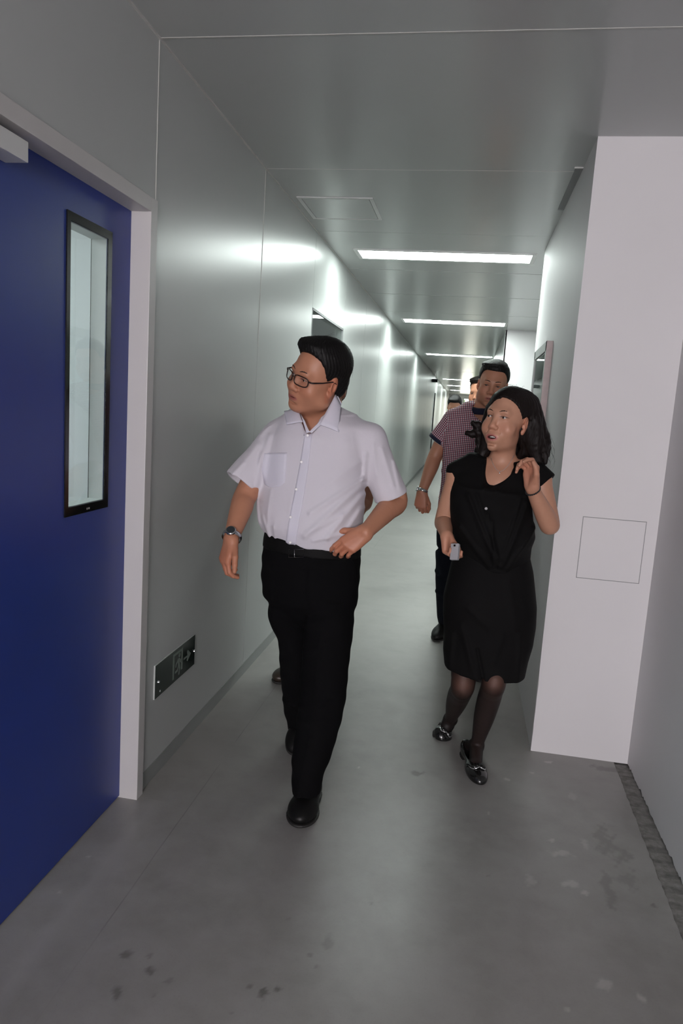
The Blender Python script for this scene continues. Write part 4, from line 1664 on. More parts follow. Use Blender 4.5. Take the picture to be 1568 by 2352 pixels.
# belt
BL = Solid()
BL.add(px_loft([(1243, 610, 828, 2.612, .1415), (1258, 607, 828, 2.612, .1425), (1277, 605, 828, 2.614, .1435)], power=2.2, slope=.04), 0)
belt = skin_mesh('belt', BL, .004, M['belt'], PM)
c = BL.hits([(663, 1262), (697, 1262), (697, 1280), (663, 1280)], .003)
bk = MB().tube([c[0], c[1], c[2], c[3]], .0013, 8, closed=True).tube([(c[0] * .62 + c[1] * .38), (c[3] * .62 + c[2] * .38)], .0013, 8).build('belt_buckle', M['steel'], belt, smooth=True)

# shoes
dress_shoe(PM, (-.458, 2.268, 0), (-.470, 2.55, 0), .105, M['leather'])
dress_shoe(PM, (-.600, 2.765, 0.004), (-.565, 2.985, .150), .100, M['leather'])

# wristwatch on his right wrist
wc = ElR * .03 + WrR * .97
ax = nz(WrR - ElR)
strap = MB()
sd = nz(np.cross(ax, img(0, 0, 1)))
up_ = np.cross(sd, ax)
strap.tube([wc + .0345 * (math.cos(a) * sd + math.sin(a) * up_) for a in np.linspace(0, 2 * math.pi, 40, endpoint=False)], .0085, 10, closed=True, flat=1.0)
vv = np.array(strap.v)
rr = vv - wc
al = rr @ ax
rad = rr - al[:, None] * ax
rn = np.linalg.norm(rad, axis=1)
vv = wc + al[:, None] * ax + rad / rn[:, None] * (.0345 + (rn - .0345) * .25)[:, None]
strap.v = [tuple(p) for p in vv]
watch = strap.build('wristwatch', M['steel'], PM, smooth=True)
wn_ = nz(img(-.05, -.25, 1) - ax * (ax @ img(-.05, -.25, 1)))
cc = wc + wn_ * .033
disc('watch_case', cc, wn_, .0185, .009, M['steel'], watch, 28)
disc('watch_dial', cc + wn_ * .0088, wn_, .0145, .001, M['dial'], watch, 28)

# ================================================================== WOMAN IN BLACK
PW = tag(empty('person', (.16, 3.0, 0)), 'woman in black blouse and skirt with wavy shoulder-length hair, gesturing with raised hand', 'person')
fw_ = Frame(at(1163, 966, 2.98), 31, -8, 3, 1.03, .13)
wShR, wShL = at(1052, 1090, 3.02), at(1238, 1100, 2.99)
wElR, wWrR = at(1018, 1196, 3.03), at(1025, 1229, 2.88)
wElL, wWrL = at(1262, 1206, 2.95), at(1222, 1123, 2.85)
wNeck = at(1150, 1072, 3.03)

S = Solid()
head(S, fw_, jaw=.74, cheek=1.0, mouth=.0044, wide=1.0, lid=.0044, nose=1.02, jowl=-.004, facew=.062)
S.add(cap(fw_.w((0, -.022, -.055)), wNeck, .047, .052), .03)
S.add(cap(wNeck, at(1150, 1110, 3.02), .055, .075), .03)
S.add(chain([at(1090, 1080, 3.02), at(1146, 1108, 2.995), at(1215, 1085, 3.01)], [.045, .062, .045], .03), .03)
S.add(cap(wShR, at(1095, 1075, 3.03), .046, .05), .03)
S.add(cap(wShL, at(1205, 1075, 3.02), .046, .05), .03)
S.add(ell(at(1146, 1118, 3.00), (.11, .075, .07)), .03)
S.add(limb([wShR, wShR * .5 + wElR * .5, wElR, wElR * .68 + wWrR * .32, wWrR * .8 + wElR * .2, wWrR], [.046, .043, .037, .0355, .0275, .0235]), .02)
S.add(limb([wShL, wShL * .5 + wElL * .5, wElL, wElL * .68 + wWrL * .32, wWrL * .8 + wElL * .2, wWrL], [.045, .044, .0395, .038, .029, .0245]), .02)
# right hand closed round a phone, held low
dR = img(.12, 1.0, .15)
nR = img(-.50, .05, -.80)
tR = nz(np.cross(nR, dR))
tR = tR if tR @ img(1, 0, 0) > 0 else -tR
hand(S, wWrR + dR * .004, dR, nR, tR, [(52, 62, 36), (56, 64, 38), (58, 66, 38), (60, 66, 38)],
     [((.80, -.30, .45), .038), ((.92, -.42, -.02), .030), ((.90, -.45, -.2), .024)], .80)
# left hand raised, fingers loosely curled
dL = img(-.10, -1.0, .15)
nL = img(.78, -.10, -.42)
tL = nz(np.cross(nL, dL))
tL = tL if tL @ img(-.5, 0, .7) > 0 else -tL
hand(S, wWrL + dL * .003, dL, nL, tL, [(34, 48, 28), (46, 56, 32), (52, 58, 34), (56, 58, 34)],
     [((.80, -.25, .45), .038), ((.95, -.2, .12), .029), ((.92, -.38, -.1), .023)], .95, fan=2)
skin_mesh('body', S, .0023, M['skin'], PW, face_colour(fw_, SKIN_W, np.array((.42, .12, .115)), 1.0, .0044, lid=.0044, hands=((wWrR + dR * .07, .09), (wWrL + dL * .07, .09)), blush=.4))
bodyW = S
eyes(fw_, PW, (-.45, 1, .04))
eyebrows(fw_, PW, M['hair_brown'], bodyW, .0019, .0040, .0215)
T = Solid()
T.add(fw_.chain([(-.011, .0795, -.0685), (0, .0825, -.0685), (.011, .0795, -.0685)], [.0032, .0034, .0032], .001), 0)
skin_mesh('teeth', T, .0016, M['teeth'], PW)

# hair: a parted cap and long wavy locks
HW = Solid()
HW.add(fw_.ell((0, -.018, .048), (.0855, .1045, .0905)), 0)
HW.add(fw_.ell((0, -.060, -.01), (.080, .062, .075)), .03)
HW.add(fw_.ell((.038, -.052, .048), (.058, .062, .078)), .03)
HW.add(fw_.ell((-.034, -.045, .048), (.056, .062, .076)), .03)


def w_keep(q):
    s, f, u = q[:, 0], q[:, 1], q[:, 2]
    uh = .082 - 7.0 * (s - .012) ** 2 * np.where(s > .012, 1.5, 2.2)
    fs = np.interp(u, [-.10, -.05, -.02, .0, .03, .06, .09, .12], [.0, -.012, -.012, .006, .030, .052, .085, .2]) + np.where(s < 0, .012, 0)
    return smin((uh - u).astype(F32), (f - fs).astype(F32), .012)


HW.keep(fw_.local(w_keep, (0, 0, 0), .5), .006)
HW.sub(fw_.ell((.083, -.004, -.008), (.026, .020, .034), rx=12), .008)
LOCKS = []
ends = [(1256, 1063, 2.97), (1262, 1045, 3.00), (1250, 1072, 3.02), (1240, 1060, 2.95), (1228, 1068, 2.96), (1262, 1066, 3.05), (1252, 1030, 3.06), (1235, 1075, 3.06),
        (1216, 1070, 2.99), (1205, 1080, 3.05), (1196, 1062, 3.01), (1222, 1050, 3.10), (1190, 1085, 3.11), (1170, 1075, 3.14), (1150, 1070, 3.14), (1130, 1070, 3.13),
        (1112, 1068, 3.08), (1104, 1060, 3.04), (1098, 1048, 3.05), (1110, 1078, 3.01), (1095, 1062, 3.09), (1118, 1050, 3.02), (1242, 1052, 3.10), (1262, 1058, 3.02)]
starts = [(.070, -.035, .075), (.072, -.055, .080), (.072, -.070, .065), (.078, -.042, .045), (.076, -.040, -.010), (.066, -.080, .07), (.064, -.065, .095), (.07, -.085, .04),
          (.072, -.045, -.025), (.066, -.060, -.03), (.062, -.045, -.045), (.07, -.09, .02), (.04, -.10, .0), (.02, -.108, .0), (-.01, -.11, .0), (-.04, -.10, .0),
          (-.068, -.045, .030), (-.078, -.005, .055), (-.082, -.020, .05), (-.076, .0, .02), (-.07, -.075, .0), (-.076, .012, .04), (.066, -.095, .03), (.075, -.06, .07)]
for i, ((u, v, Y), st) in enumerate(zip(ends, starts)):
    a, b_ = fw_.w(st), at(u - (7 if u > 1200 else 0), v, Y)
    pts, rs = [], []
    ph = i * 1.7
    for t in np.linspace(0, 1, 9):
        p = a * (1 - t) + b_ * t
        bow = math.sin(math.pi * t) * .009
        out = nz(np.array(((a + b_) / 2 - fw_.w((0, -.03, -.03)))) * (1, 1, 0) + 1e-6)
        wv = t * (.006 + .006 * t)
        p = p + out * (bow + wv * math.sin(9 * t + ph)) + np.array((0, 1, 0)) * wv * math.cos(8 * t + ph)
        pts.append(p)
        rs.append((.019 - .004 * t) * (1 if t < .7 else 1 - 1.6 * (t - .7)))
    HW.add(chain(pts, rs, .01), .012)
hx, hy = fw_.o[0], fw_.o[1]
HW.disp(lambda P: (.0011 * np.sin(46 * np.arctan2(P[:, 0] - hx, P[:, 1] - hy) + 5 * np.sin(17 * P[:, 2])) + .0008 * np.sin(97 * np.arctan2(P[:, 0] - hx, P[:, 1] - hy) + 6 * np.sin(23 * P[:, 2]))).astype(F32))
hairW = skin_mesh('hair', HW, .0034, M['hair_brown'], PW)
b = MB()
for i in range(70):
    (u, v, Y) = ends[i % 12] if i % 3 else ends[(i * 5) % len(ends)]
    p2 = at(u + RNG.normal(4, 5), v + RNG.normal(0, 9), Y + RNG.normal(0, .02))
    p0 = p2 + np.array((RNG.normal(-.012, .008), RNG.normal(0, .012), RNG.uniform(.03, .07)))
    p1 = (p0 + p2) / 2 + np.array((RNG.normal(.014, .008), 0, 0))
    b.tube(*wisp(p0, p1, p2, .00042), 5)
for i in range(14):
    p0 = fw_.w((RNG.uniform(-.05, .05), RNG.uniform(-.06, .03), .128))
    p2 = p0 + np.array((RNG.uniform(-.03, .03), 0, RNG.uniform(.0, .012)))
    b.tube(*wisp(p0, (p0 + p2) / 2 + (0, 0, .012), p2, .0005), 5)
tag(b.build('stray_hair', M['hair_brown'], hairW), kind='stuff')
# the lock flung out beside her cheek
K = Solid()
K.add(chain([at(1108, 985, 3.04), at(1096, 978, 3.03), at(1086, 972, 3.02)], [.016, .018, .012], .01), 0)
K.add(chain([at(1104, 992, 3.03), at(1086, 997, 3.02), at(1073, 995, 3.02)], [.018, .015, .012], .01), .01)
K.add(chain([at(1104, 996, 3.03), at(1098, 1012, 3.03), at(1102, 1040, 3.03)], [.016, .012, .010], .01), .012)
K.disp(lambda P: (.0012 * np.sin(260 * P[:, 0] + 190 * P[:, 2])).astype(F32))
skin_mesh('hair_lock', K, .0034, M['hair_brown'], hairW)

# blouse with a draped front
BW = Solid()
BW.add(px_loft([(1052, 1085, 1215, 3.03, .060), (1075, 1050, 1245, 3.025, .085), (1100, 1038, 1240, 3.015, .105), (1140, 1031, 1222, 3.00, .122), (1180, 1032, 1226, 2.985, .130), (1217, 1036, 1231, 2.98, .132),
                (1240, 1042, 1222, 2.985, .128), (1275, 1046, 1218, 2.985, .125), (1300, 1044, 1220, 2.985, .120)], power=2.3, slope=.05), 0)
BW.add(cap(at(1088, 1066, 3.03), at(1046, 1082, 3.02), .048, .040), .03)
csl = Solid()
cE = at(1252, 1112, 2.975)
csl.add(cap(at(1215, 1072, 3.01), cE + nz(cE - wShL) * .02, .048, .053), 0)
csl.keep(plane(cE, nz(at(1262, 1118, 2.97) - at(1228, 1085, 2.99))), .003)
BW.add(csl.prim(), .03)
# cowl: bag of cloth falling to the waist
BW.add(px_loft([(1130, 1085, 1190, 2.92, .030), (1190, 1070, 1200, 2.895, .045), (1240, 1085, 1200, 2.885, .050), (1275, 1105, 1180, 2.89, .045), (1296, 1125, 1160, 2.90, .03)], slope=.05), .05)
BW.disp(ridge([((1075, 1130), (1135, 1275), 3.0, .010, .008), ((1095, 1130), (1140, 1262), 3.0, .008, .007), ((1118, 1170), (1142, 1285), 3.0, .007, .007), ((1205, 1150), (1148, 1285), 3.0, .010, .009),
               ((1190, 1140), (1146, 1265), 3.0, .008, .006), ((1222, 1205), (1160, 1290), 3.0, .010, .008), ((1055, 1200), (1120, 1285), 3.0, .012, .008), ((1128, 1185), (1130, 1285), 3.0, .006, .006),
               ((1178, 1080), (1140, 1120), 3.0, .009, .007), ((1112, 1065), (1110, 1115), 3.0, .008, .006)]))
# open neckline
BW.sub(chain([at(1150, 1040, 3.00), at(1144, 1080, 2.95), at(1124, 1106, 2.90)], [.060, .047, .026], .02), .006)
BW.sub(chain([at(1170, 1064, 2.95), at(1138, 1114, 2.89)], [.030, .012], .0), .006)
BW.sub(cap(wShR + (wElR - wShR) * .12, wElR, .0495, .045), .010)
BW.sub(cap(wShL + (wElL - wShL) * .1, wElL, .0475, .047), .008)
blouse = skin_mesh('blouse', BW, .0042, M['black_dress'], PW)
c = BW.hit(1116, 1168, .004)
disc('button', c, EYE - c, .0062, .003, M['dark_plastic'], blouse)
V, Fc = drape_strip(bodyW, [(1103, 1111), (1104, 1134)], [(1150, 1117), (1150, 1134)], 6, 12, .004)
sheet('camisole_edge', V, Fc, M['black_dress'], blouse, .004)

# skirt
SK = Solid()
SK.add(px_loft([(1262, 1046, 1217, 2.985, .118), (1300, 1035, 1226, 2.985, .128), (1376, 1017, 1234, 2.98, .142), (1420, 1016, 1232, 2.98, .142), (1464, 1018, 1225, 2.975, .138), (1500, 1016, 1214, 2.97, .134), (1538, 1020, 1206, 2.965, .130)],
               power=2.4, slope=.03), 0)
SK.disp(ridge([((1095, 1470), (1108, 1535), 2.97, .006, -.009), ((1060, 1420), (1090, 1530), 2.97, .014, .007), ((1150, 1440), (1130, 1500), 2.97, .014, .005), ((1190, 1440), (1186, 1545), 2.97, .012, .006),
               ((1075, 1380), (1120, 1420), 2.97, .014, .005), ((1040, 1440), (1030, 1530), 2.97, .012, .006), ((1165, 1320), (1180, 1420), 2.97, .014, .004)]))
SK.sub(px_loft([(1490, 1030, 1202, 2.97, .116), (1570, 1030, 1200, 2.965, .118)], power=2.4), .003)
SK.keep(Prim(lambda P: ((.408 + .006 * np.sin(17 * P[:, 0] + 2) - .05 * (P[:, 0] - .16)) - P[:, 2]).astype(F32)), .003)
skin_mesh('skirt', SK, .0048, M['black_dress'], PW)

# legs in sheer black stockings
hipR, hipL = at(1075, 1440, 3.0), at(1160, 1440, 2.98)
knR, anR = at(1062, 1578, 2.90), at(1034, 1652, 3.18)
knL, anL = at(1133, 1572, 2.88), at(1094, 1712, 2.985)
toR, toL = at(1012, 1696, 3.13), at(1100, 1792, 2.79)
heR = anR + nz(anR - knR) * .055 + img(0, .1, -1) * .025
heL = np.array((at(1068, 1725, 3.03)[0], 3.035, .022))


def stocking(S, hip, kn, an, toe, heel):
    back = np.array((0, .016, 0))
    S.add(limb([hip, hip * .5 + kn * .5, kn + (0, 0, .01), kn * .72 + an * .28 + back, kn * .45 + an * .55 + back * .7, kn * .15 + an * .85, an],
               [.074, .064, .0485, .0485, .043, .030, .0275]), .02)
    S.add(ell(kn + (0, -.018, .002), (.034, .030, .042)), .03)
    ball_ = toe * .72 + heel * .28
    S.add(chain([an, ball_ + (0, 0, .010), toe], [.029, .027, .018], .02), .014)
    S.add(cap(an, heel, .029, .024), .014)


def hose_colour(kn, an):
    ax_ = nz(an - kn)

    def fn(v):
        c = np.repeat(np.array((.012, .008, .0075))[None], len(v), 0)
        m = np.exp(-(np.linalg.norm(v - (kn + np.array((0, -.045, .030))), axis=1) / .042) ** 2)[:, None]
        c = c * (1 - m) + np.array((.120, .058, .042)) * m
        h = (v - kn) @ ax_ / np.linalg.norm(an - kn)
        f = np.clip(((kn + np.clip(h, 0, 1)[:, None] * (an - kn))[:, 1] - v[:, 1]) / .045, 0, 1) * ((h > .05) & (h < .95))
        c = c * (1 - .55 * f[:, None]) + np.array((.045, .028, .024)) * .55 * f[:, None]
        return c
    return fn


M['stocking'] = vcol('sheer_black_stocking', 0.55, 0.3)
for hip, kn, an, to, he in ((hipR, knR, anR, toR, heR), (hipL, knL, anL, toL, heL)):
    S = Solid()
    stocking(S, hip, kn, an, to, he)
    skin_mesh('stocking', S, .0036, M['stocking'], PW, hose_colour(kn, an))


def ballet_flat(toe, heel, upv, width=.082):
    f = nz(toe - heel)
    L = np.linalg.norm(toe - heel)
    upv = nz(upv - f * (f @ upv))
    s = nz(np.cross(f, upv))
    u = np.cross(s, f)
    B = np.array([s, f, u])

    def w(a, b, c):
        return heel + a * s + b * f + c * u
    S = Solid()
    S.add(ell(w(0, L * .74, .006), (width * .55, L * .34, .034), B), 0)
    S.add(ell(w(0, L * .20, .010), (width * .40, L * .32, .036), B), .03)
    S.keep(plane(w(0, 0, -.020), -u), .002)
    S.sub(ell(w(0, L * .34, .040), (width * .36, L * .36, .034), B), .004)
    sh = skin_mesh('ballet_flat', S, .0034, M['patent'], PW)
    T = Solid()
    T.add(ell(w(0, L * .70, -.020), (width * .52, L * .34, .02), B), 0)
    T.add(ell(w(0, L * .22, -.020), (width * .40, L * .29, .02), B), .03)
    T.keep(plane(w(0, 0, -.018), u), .001).keep(plane(w(0, 0, -.0245), -u), .001)
    skin_mesh('sole', T, .0034, M['sole'], sh)
    y0 = L * .86
    for e in (1, -1):
        bw = Solid()
        bw.add(ell(w(e * .014, y0 - .006, .041), (.015, .010, .008), B), 0)
        skin_mesh('bow_loop', bw, .0026, M['patent'], sh)
        pts = [w(0, y0, .046), w(e * .010, y0 + .006, .043), w(e * .022, y0 + .004, .036), w(e * .030, y0 - .012, .030), w(e * .034, y0 - .034, .026)]
        MB().tube(pts, .0024, 8).build('rhinestone_edge', M['strass'], sh, smooth=True)
    return sh


ballet_flat(toR + nz(toR - heR) * .012, heR, img(.1, -.3, 1))
ballet_flat(toL + nz(toL - heL) * .012, heL, np.array((.05, 0, 1.0)))

# bracelet and necklace
axw = nz(wWrL - wElL)
bc = wWrL * .97 + wElL * .03
sd = nz(np.cross(axw, img(0, 0, 1)))
up_ = np.cross(sd, axw)
br = empty('bracelet')
br.parent = PW
br.location = -PW.location
for a in np.linspace(0, 2 * math.pi, 26, endpoint=False):
    p = bc + .0285 * (math.cos(a) * sd + math.sin(a) * up_)
    MB().tube([p - sd * .0001 + (0, 0, -.0034), p + (0, 0, -.0018), p + (0, 0, .0018), p + (0, 0, .0034)], [.0016, .0036, .0036, .0016], 8).build('bead', M['black'], br, smooth=True)
neck_pts = bodyW.hits([(1127, 1052), (1132, 1066), (1139, 1078), (1147, 1084), (1156, 1080), (1166, 1070), (1174, 1058), (1180, 1046)], .002)
nk = MB().tube(neck_pts, .0007, 6).build('necklace', M['silver'], PW, smooth=True)
p = bodyW.hit(1147, 1087, .003)
MB().tube([p + (0, 0, .006), p, p - (0, 0, .004)], [.001, .003, .001], 8).build('pendant', M['chrome'], nk, smooth=True)

# the phone in her right hand
ph_c = wWrR + dR * .070 - nR * .047 - tR * .006
ph = tag(empty('mobile_phone', ph_c), 'small silver and grey mobile phone held in the woman\'s right hand', 'mobile phone')
pa = nz(img(-.12, .95, .25))
pc = nz(img(-.55, 0, .84))
pc = nz(pc - pa * (pc @ pa))
pb = np.cross(pc, pa)


def slab(name, c0, la, lb, lc, mat, parent, r=.004):
    bm = bmesh.new()
    bmesh.ops.create_cube(bm, size=1.0)
    for v in bm.verts:
        v.co = Vector((v.co.x * la, v.co.y * lb, v.co.z * lc))
    bmesh.ops.bevel(bm, geom=list(bm.edges), offset=r, segments=3, affect='EDGES', profile=.6)
    for v in bm.verts:
        v.co = Vector(c0 + v.co.x * pa + v.co.y * pb + v.co.z * pc)
    me = bpy.data.meshes.new(name)
    bm.to_mesh(me)
    bm.free()
    return link(name, me, mat, parent)


slab('phone_body', ph_c, .066, .034, .0085, M['silver'], ph)
slab('phone_slider', ph_c + pc * .0095, .066, .034, .0075, M['silver'], ph, .003)
slab('phone_seam', ph_c + pc * .0050, .065, .033, .0016, M['dark_plastic'], ph, .0005)
slab('camera_lens', ph_c + pc * .0134 - pa * .024, .008, .008, .001, M['black_gloss'], ph, .0004)

# ================================================================== MAN IN THE CHECKED POLO SHIRT
PQ = tag(empty('person', (.1, 4.3, 0)), 'man in red and navy checked polo shirt with navy collar, walking behind the woman', 'person')
fq = Frame(at(1131, 884, 4.28), 3, 7, 6, 1.04)
qShR, qShL = at(1042, 962, 4.32), at(1166, 968, 4.28)
qElR, qWrR = at(1000, 1046, 4.34), at(969, 1130, 4.26)
qElL, qWrL = at(1190, 1060, 4.36), at(1180, 1140, 4.20)
qNeck = at(1103, 945, 4.34)
S = Solid()
head(S, fq, jaw=1.06, cheek=1.02, mouth=.0004, lid=.0030, nose=1.12, jowl=.004)
S.add(cap(fq.w((0, -.022, -.055)), qNeck, .058, .062), .03)
S.add(cap(qNeck, at(1102, 985, 4.33), .066, .09), .03)
S.add(cap(qShR, qShL, .045), .03)
S.add(limb([qShR, qShR * .5 + qElR * .5, qElR, qElR * .68 + qWrR * .32, qWrR * .8 + qElR * .2, qWrR], [.052, .048, .0435, .0425, .031, .028]), .02)
S.add(limb([qShL, qShL * .5 + qElL * .5, qElL, qElL * .68 + qWrL * .32, qWrL], [.052, .048, .043, .041, .028]), .02)
d_, n_ = img(-.12, 1, .05), img(-.35, -.05, .9)
t_ = nz(np.cross(n_, d_))
t_ = t_ if t_ @ img(1, 0, 0) > 0 else -t_
hand(S, qWrR + d_ * .004, d_, n_, t_, [(48, 66, 40), (50, 68, 42), (54, 70, 42), (58, 70, 42)], [((.82, -.25, .40), .040), ((.92, -.45, .0), .031), ((.8, -.5, -.3), .025)], .98)
hand(S, qWrL + d_ * .004, d_, n_, -t_, [(40, 56, 36), (44, 58, 36), (48, 60, 36), (52, 60, 36)], [((.82, -.25, .40), .040), ((.92, -.45, .0), .031), ((.8, -.5, -.3), .025)], .95)
skin_mesh('body', S, .0030, M['skin'], PQ, face_colour(fq, SKIN_Q, mouth=.0004, lid=.0030, hands=((qWrR + d_ * .09, .10),)))
eyes(fq, PQ, (-.05, 1, -.1))
eyebrows(fq, PQ, M['hair'], S, .0024, .0030, .0235)
short_hair(fq, PQ, M['hair'], hairline=.080, thick=.002, tuft=-.016, side=-.004, vox=.0038)

PL = Solid()
PL.add(px_loft([(928, 1068, 1140, 4.34, .075), (945, 1048, 1158, 4.335, .095), (965, 1032, 1176, 4.33, .115), (1000, 1020, 1184, 4.32, .128), (1060, 1015, 1184, 4.31, .135), (1115, 1012, 1184, 4.30, .138),
                (1165, 1005, 1184, 4.30, .140), (1205, 1001, 1182, 4.30, .138)], power=2.3, slope=.05), 0)
PL.add(cap(at(1085, 942, 4.34), qShR + (0, 0, -.006), .055, .054), .03)
PL.add(cap(at(1125, 944, 4.33), qShL + (0, 0, -.006), .055, .054), .03)
qE, qE2 = at(1004, 1012, 4.335), at(1196, 1018, 4.33)
sq, axq = sleeve(qShR, qE, .058, .058)
sq2, axq2 = sleeve(qShL, qE2, .058, .058)
PL.add(sq.prim(), .025).add(sq2.prim(), .025)
PL.disp(ridge([((1022, 1020), (1090, 1075), 4.33, .012, .006), ((1018, 1080), (1080, 1120), 4.33, .012, .006), ((1030, 990), (1022, 1050), 4.33, .010, .005), ((1040, 985), (1015, 1000), 4.33, .010, .005)]))
PL.sub(chain([fq.w((0, -.01, -.08)), at(1104, 945, 4.27), at(1112, 968, 4.19)], [.062, .050, .010], .02), .005)
PL.sub(cap(qE - axq * .04, qE + axq * .05, .050, .053), .003)


def polo_attr(v):
    a = np.zeros((len(v), 3))
    a[:, 0], a[:, 1] = v[:, 0], v[:, 2]
    for s_, A, B_ in ((sq, qShR, qE), (sq2, qShL, qE2)):
        ax_ = nz(B_ - A)
        near = s_.ev(v) < .006
        near &= ((v - A) @ ax_) > .01
        side = nz(np.cross(ax_, (0, 1, 0)))
        a[near, 0] = (v[near] - A) @ side
        a[near, 1] = (v[near] - A) @ ax_
    return a


t = NT('red_navy_check_knit')
at_ = t.n('ShaderNodeAttribute', attribute_name='pat')
sx_ = t.n('ShaderNodeSeparateXYZ')
t.l(at_.outputs['Vector'], sx_.inputs[0])
P_ = .0108


def band(sock, lo, hi, per=P_):
    f = t.math('FRACT', t.math('ADD', t.math('MULTIPLY', sock, 1 / per), 200.0))
    return t.math('MULTIPLY', t.math('GREATER_THAN', f, lo), t.math('LESS_THAN', f, hi))


xA, zA = band(sx_.outputs[0], .0, .48), band(sx_.outputs[1], .0, .48)
col = t.mix(xA, (.62, .55, .58, 1), (.30, .035, .055, 1))
col = t.mix(t.math('MULTIPLY', zA, .75), col, (.020, .018, .045, 1))
t.l(col, t.b.inputs['Base Color'])
t.b.inputs['Roughness'].default_value = .85
t.b.inputs['Specular IOR Level'].default_value = .2
t.bump(t.noise(600, 1), .2, .0006)
M['check'] = t.m
polo = skin_mesh('polo_shirt', PL, .0045, M['check'], PQ, attr=polo_attr)
for A, B_, ax_ in ((qShR, qE, axq), (qShL, qE2, axq2)):
    for nm, o0, o1, mt, ex in (('sleeve_band', -.018, .004, 'navy', .0028), ('white_piping', .003, .0055, 'bead', .0026)):
        s_ = Solid()
        s_.add(cap(A, B_ + ax_ * .03, .058 + ex, .058 + ex), 0)
        s_.keep(plane(B_ + ax_ * o1, ax_), .0008).keep(plane(B_ + ax_ * o0, -ax_), .0008)
        s_.sub(cap(B_ - ax_ * .06, B_ + ax_ * .06, .0535), .001)
        skin_mesh(nm, s_, .0028, M[mt], polo)
C_ = Solid()
nb = at(1102, 938, 4.335)
C_.add(cap(nb + (0, .008, .030), nb + (0, -.012, -.012), .066, .078), 0)
C_.sub(cap(nb + (0, .02, .10), nb + (0, -.02, -.08), .058, .066), .004)
C_.keep(plane(nb + (0, 0, -.030), (-.0, .10, -1)), .004)
C_.keep(plane(nb + (0, 0, .026), (0, -.35, 1)), .004)
C_.sub(cap(at(1106, 945, 4.22), at(1112, 975, 4.19), .016, .03), .004)
skin_mesh('collar', C_, .0032, M['navy'], polo)
TQ = Solid()
TQ.add(px_loft([(1192, 1003, 1180, 4.30, .125), (1240, 1001, 1180, 4.30, .130), (1290, 1002, 1178, 4.30, .120), (1330, 1010, 1160, 4.30, .10)], power=2.2, slope=.05), 0)
TQ.add(px_loft([(1270, 1001, 1090, 4.32, .11), (1330, 999, 1075, 4.40, .095), (1380, 1001, 1062, 4.50, .080), (1418, 1003, 1052, 4.62, .072), (1432, 1006, 1050, 4.68, .07)]), .02)
TQ.add(px_loft([(1280, 1090, 1178, 4.28, .11), (1380, 1085, 1165, 4.18, .09), (1470, 1082, 1150, 4.12, .08), (1536, 1084, 1140, 4.10, .075)]), .02)
TQ.disp(ridge([((1000, 1250), (1040, 1258), 4.4, .010, -.006), ((998, 1300), (1035, 1315), 4.5, .01, .006), ((1000, 1345), (1030, 1352), 4.6, .01, .006)]))
skin_mesh('trousers', TQ, .006, M['navy_trousers'], PQ)
dress_shoe(PQ, at(999, 1474, 4.53) * (1, 1, 0) + (0, 0, .0), np.array((.02, 4.80, .075)), .10, M['leather'])
dress_shoe(PQ, (.190, 3.905, 0), (.215, 4.18, 0), .10, M['leather'])
axn = nz(qWrR - qElR)
wc = qWrR * .97 + qElR * .03
sd = nz(np.cross(axn, img(0, 0, 1)))
up_ = np.cross(sd, axn)
st_ = Solid()
st_.add(cap(wc - axn * .03, wc + axn * .03, .0335), 0)
st_.keep(plane(wc + axn * .009, axn), .002).keep(plane(wc - axn * .009, -axn), .002)
wq = skin_mesh('wristwatch', st_, .003, M['steel'], PQ)
disc('watch_case', wc - sd * (.030 if sd @ AX[0] > 0 else -.030), -sd if sd @ AX[0] > 0 else sd, .017, .009, M['steel'], wq, 24)


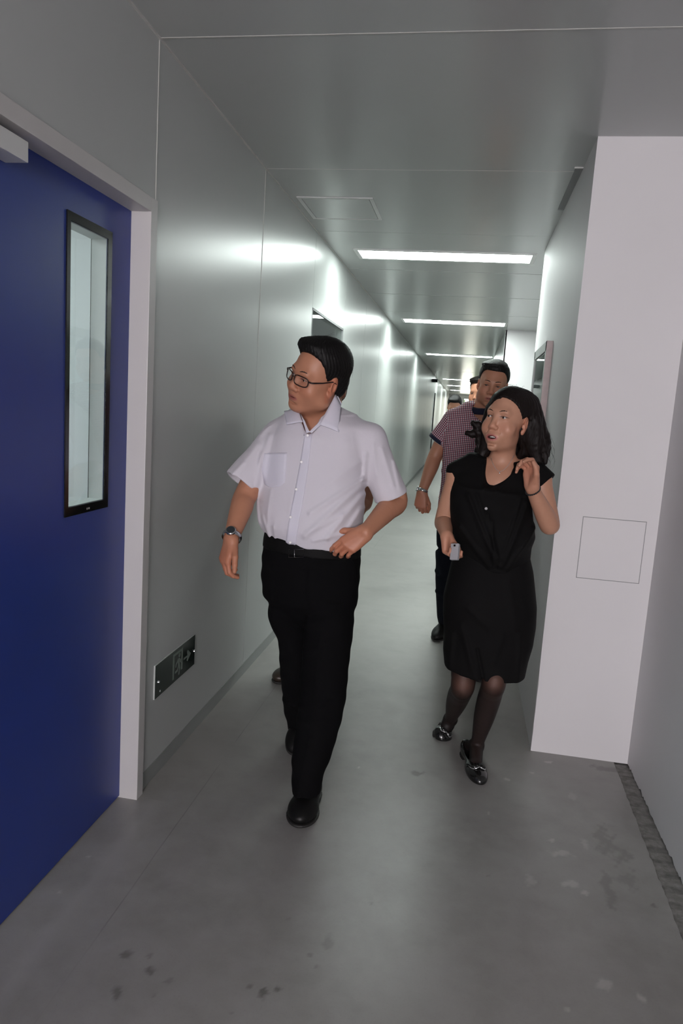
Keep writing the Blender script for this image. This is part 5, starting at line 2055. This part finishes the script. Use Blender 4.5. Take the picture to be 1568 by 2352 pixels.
# ================================================================== PEOPLE MOSTLY HIDDEN BEHIND THE OTHERS
def bystander(label, frame, ground_y, shirt, trousers, skin, feet, arm=None, hair='hair', shoe='leather', dx=0.0):
    """an upright figure under a given head"""
    o = frame.o
    x, y = o[0] + dx, o[1] + .04
    P = tag(empty('person', (x, y, 0)), label, 'person')
    zs = o[2] - .225                       # shoulder height
    S = Solid()
    head(S, frame)
    S.add(cap(frame.w((0, -.022, -.055)), (x, y, zs + .04), .055, .06), .03)
    S.add(cap((x - .16, y, zs), (x + .16, y, zs), .045), .03)
    S.add(cap((x, y, zs), (x, y, zs - .3), .08), .03)
    joints = []
    for e in (-1, 1):
        sh = np.array((x + e * .185, y, zs - .02))
        el = np.array((x + e * .225, y + .03, zs - .29))
        wr = np.array((x + e * .205, y - .08, zs - .52))
        if arm and e == 1:
            el, wr = arm
        S.add(limb([sh, el, el * .65 + wr * .35, wr], [.048, .041, .040, .028]), .02)
        dd = nz(wr - el)
        nn = nz(np.cross(dd, (0, 1, .2))) * -e
        hand(S, wr, dd, nn, nz(np.cross(nn, dd)) * (1 if np.cross(nn, dd)[1] < 0 else -1),
             [(28, 40, 25)] * 4, [((.8, -.2, .5), .04), ((.95, -.2, .1), .03), ((.95, -.3, 0), .025)], .95)
        joints.append((sh, el))
    skin_mesh('body', S, .0055, M['skin'], P, face_colour(frame, skin))
    eyes(frame, P)
    short_hair(frame, P, M[hair], hairline=.083, thick=.003, tuft=-.012, vox=.005)
    T = Solid()
    T.add(loft([(zs + .05, x, y, .07, .07), (zs + .02, x, y, .15, .09), (zs - .06, x, y, .185, .115), (zs - .25, x, y, .175, .125), (zs - .45, x, y, .172, .130), (zs - .56, x, y, .178, .125)], power=2.3), 0)
    for sh, el in joints:
        s_, _ = sleeve(sh, sh * .25 + el * .75, .058, .060)
        T.add(s_.prim(), .02)
    T.sub(cap(frame.w((0, 0, -.08)), (x, y - .05, zs + .03), .06, .05), .004)
    skin_mesh('shirt', T, .007, M[shirt], P)
    hz = zs - .54
    Q = Solid()
    Q.add(loft([(hz + .04, x, y, .168, .12), (hz - .10, x, y, .175, .125), (hz - .22, x, y, .12, .08)], power=2.2), 0)
    for e, (tx, ty, hx_, hy_) in zip((-1, 1), feet):
        Q.add(limb([(x + e * .085, y, hz - .06), (x * .5 + hx_ * .5 + e * .04, y * .5 + hy_ * .5 - .03, hz * .55), (hx_, hy_, .07)], [.09, .075, .058]), .03)
        dress_shoe(P, (tx, ty, 0), (hx_, hy_, 0), .10, M[shoe], vox=.006)
    skin_mesh('trousers', Q, .008, M[trousers], P)
    return P


fb_ = Frame(at(758, 892, 3.72), 8, 0, 4, 1.02)
bystander('man hidden behind the man in the white shirt, only ear, elbow and brown shoe showing', fb_, 3.7, 'grey_cloth', 'navy_trousers', SKIN_Q,
          [(-.878, 3.505, -.80, 3.76), (-.70, 3.66, -.68, 3.93)], arm=(at(840, 1140, 3.80), at(800, 1215, 3.62)), shoe='brown_leather')
f1_ = Frame(at(1043, 934, 9.0), 0, 26, 0, 1.02)
bystander('far person with black hair, head just above the polo shirt man\'s shoulder', f1_, 9, 'grey_cloth', 'trousers', SKIN_Q,
          [(.03, 8.95, .03, 9.22), (.17, 8.8, .17, 9.07)], dx=.24)
f2_ = Frame(at(1102, 904, 6.0), 25, 5, 0, 1.02)
bystander('person half hidden behind the polo shirt man\'s head, only dark hair and cheek showing', f2_, 6, 'grey_cloth', 'trousers', SKIN_M,
          [(f2_.o[0] - .12, 5.95, f2_.o[0] - .11, 6.22), (f2_.o[0] + .12, 5.8, f2_.o[0] + .11, 6.07)], hair='hair_brown')
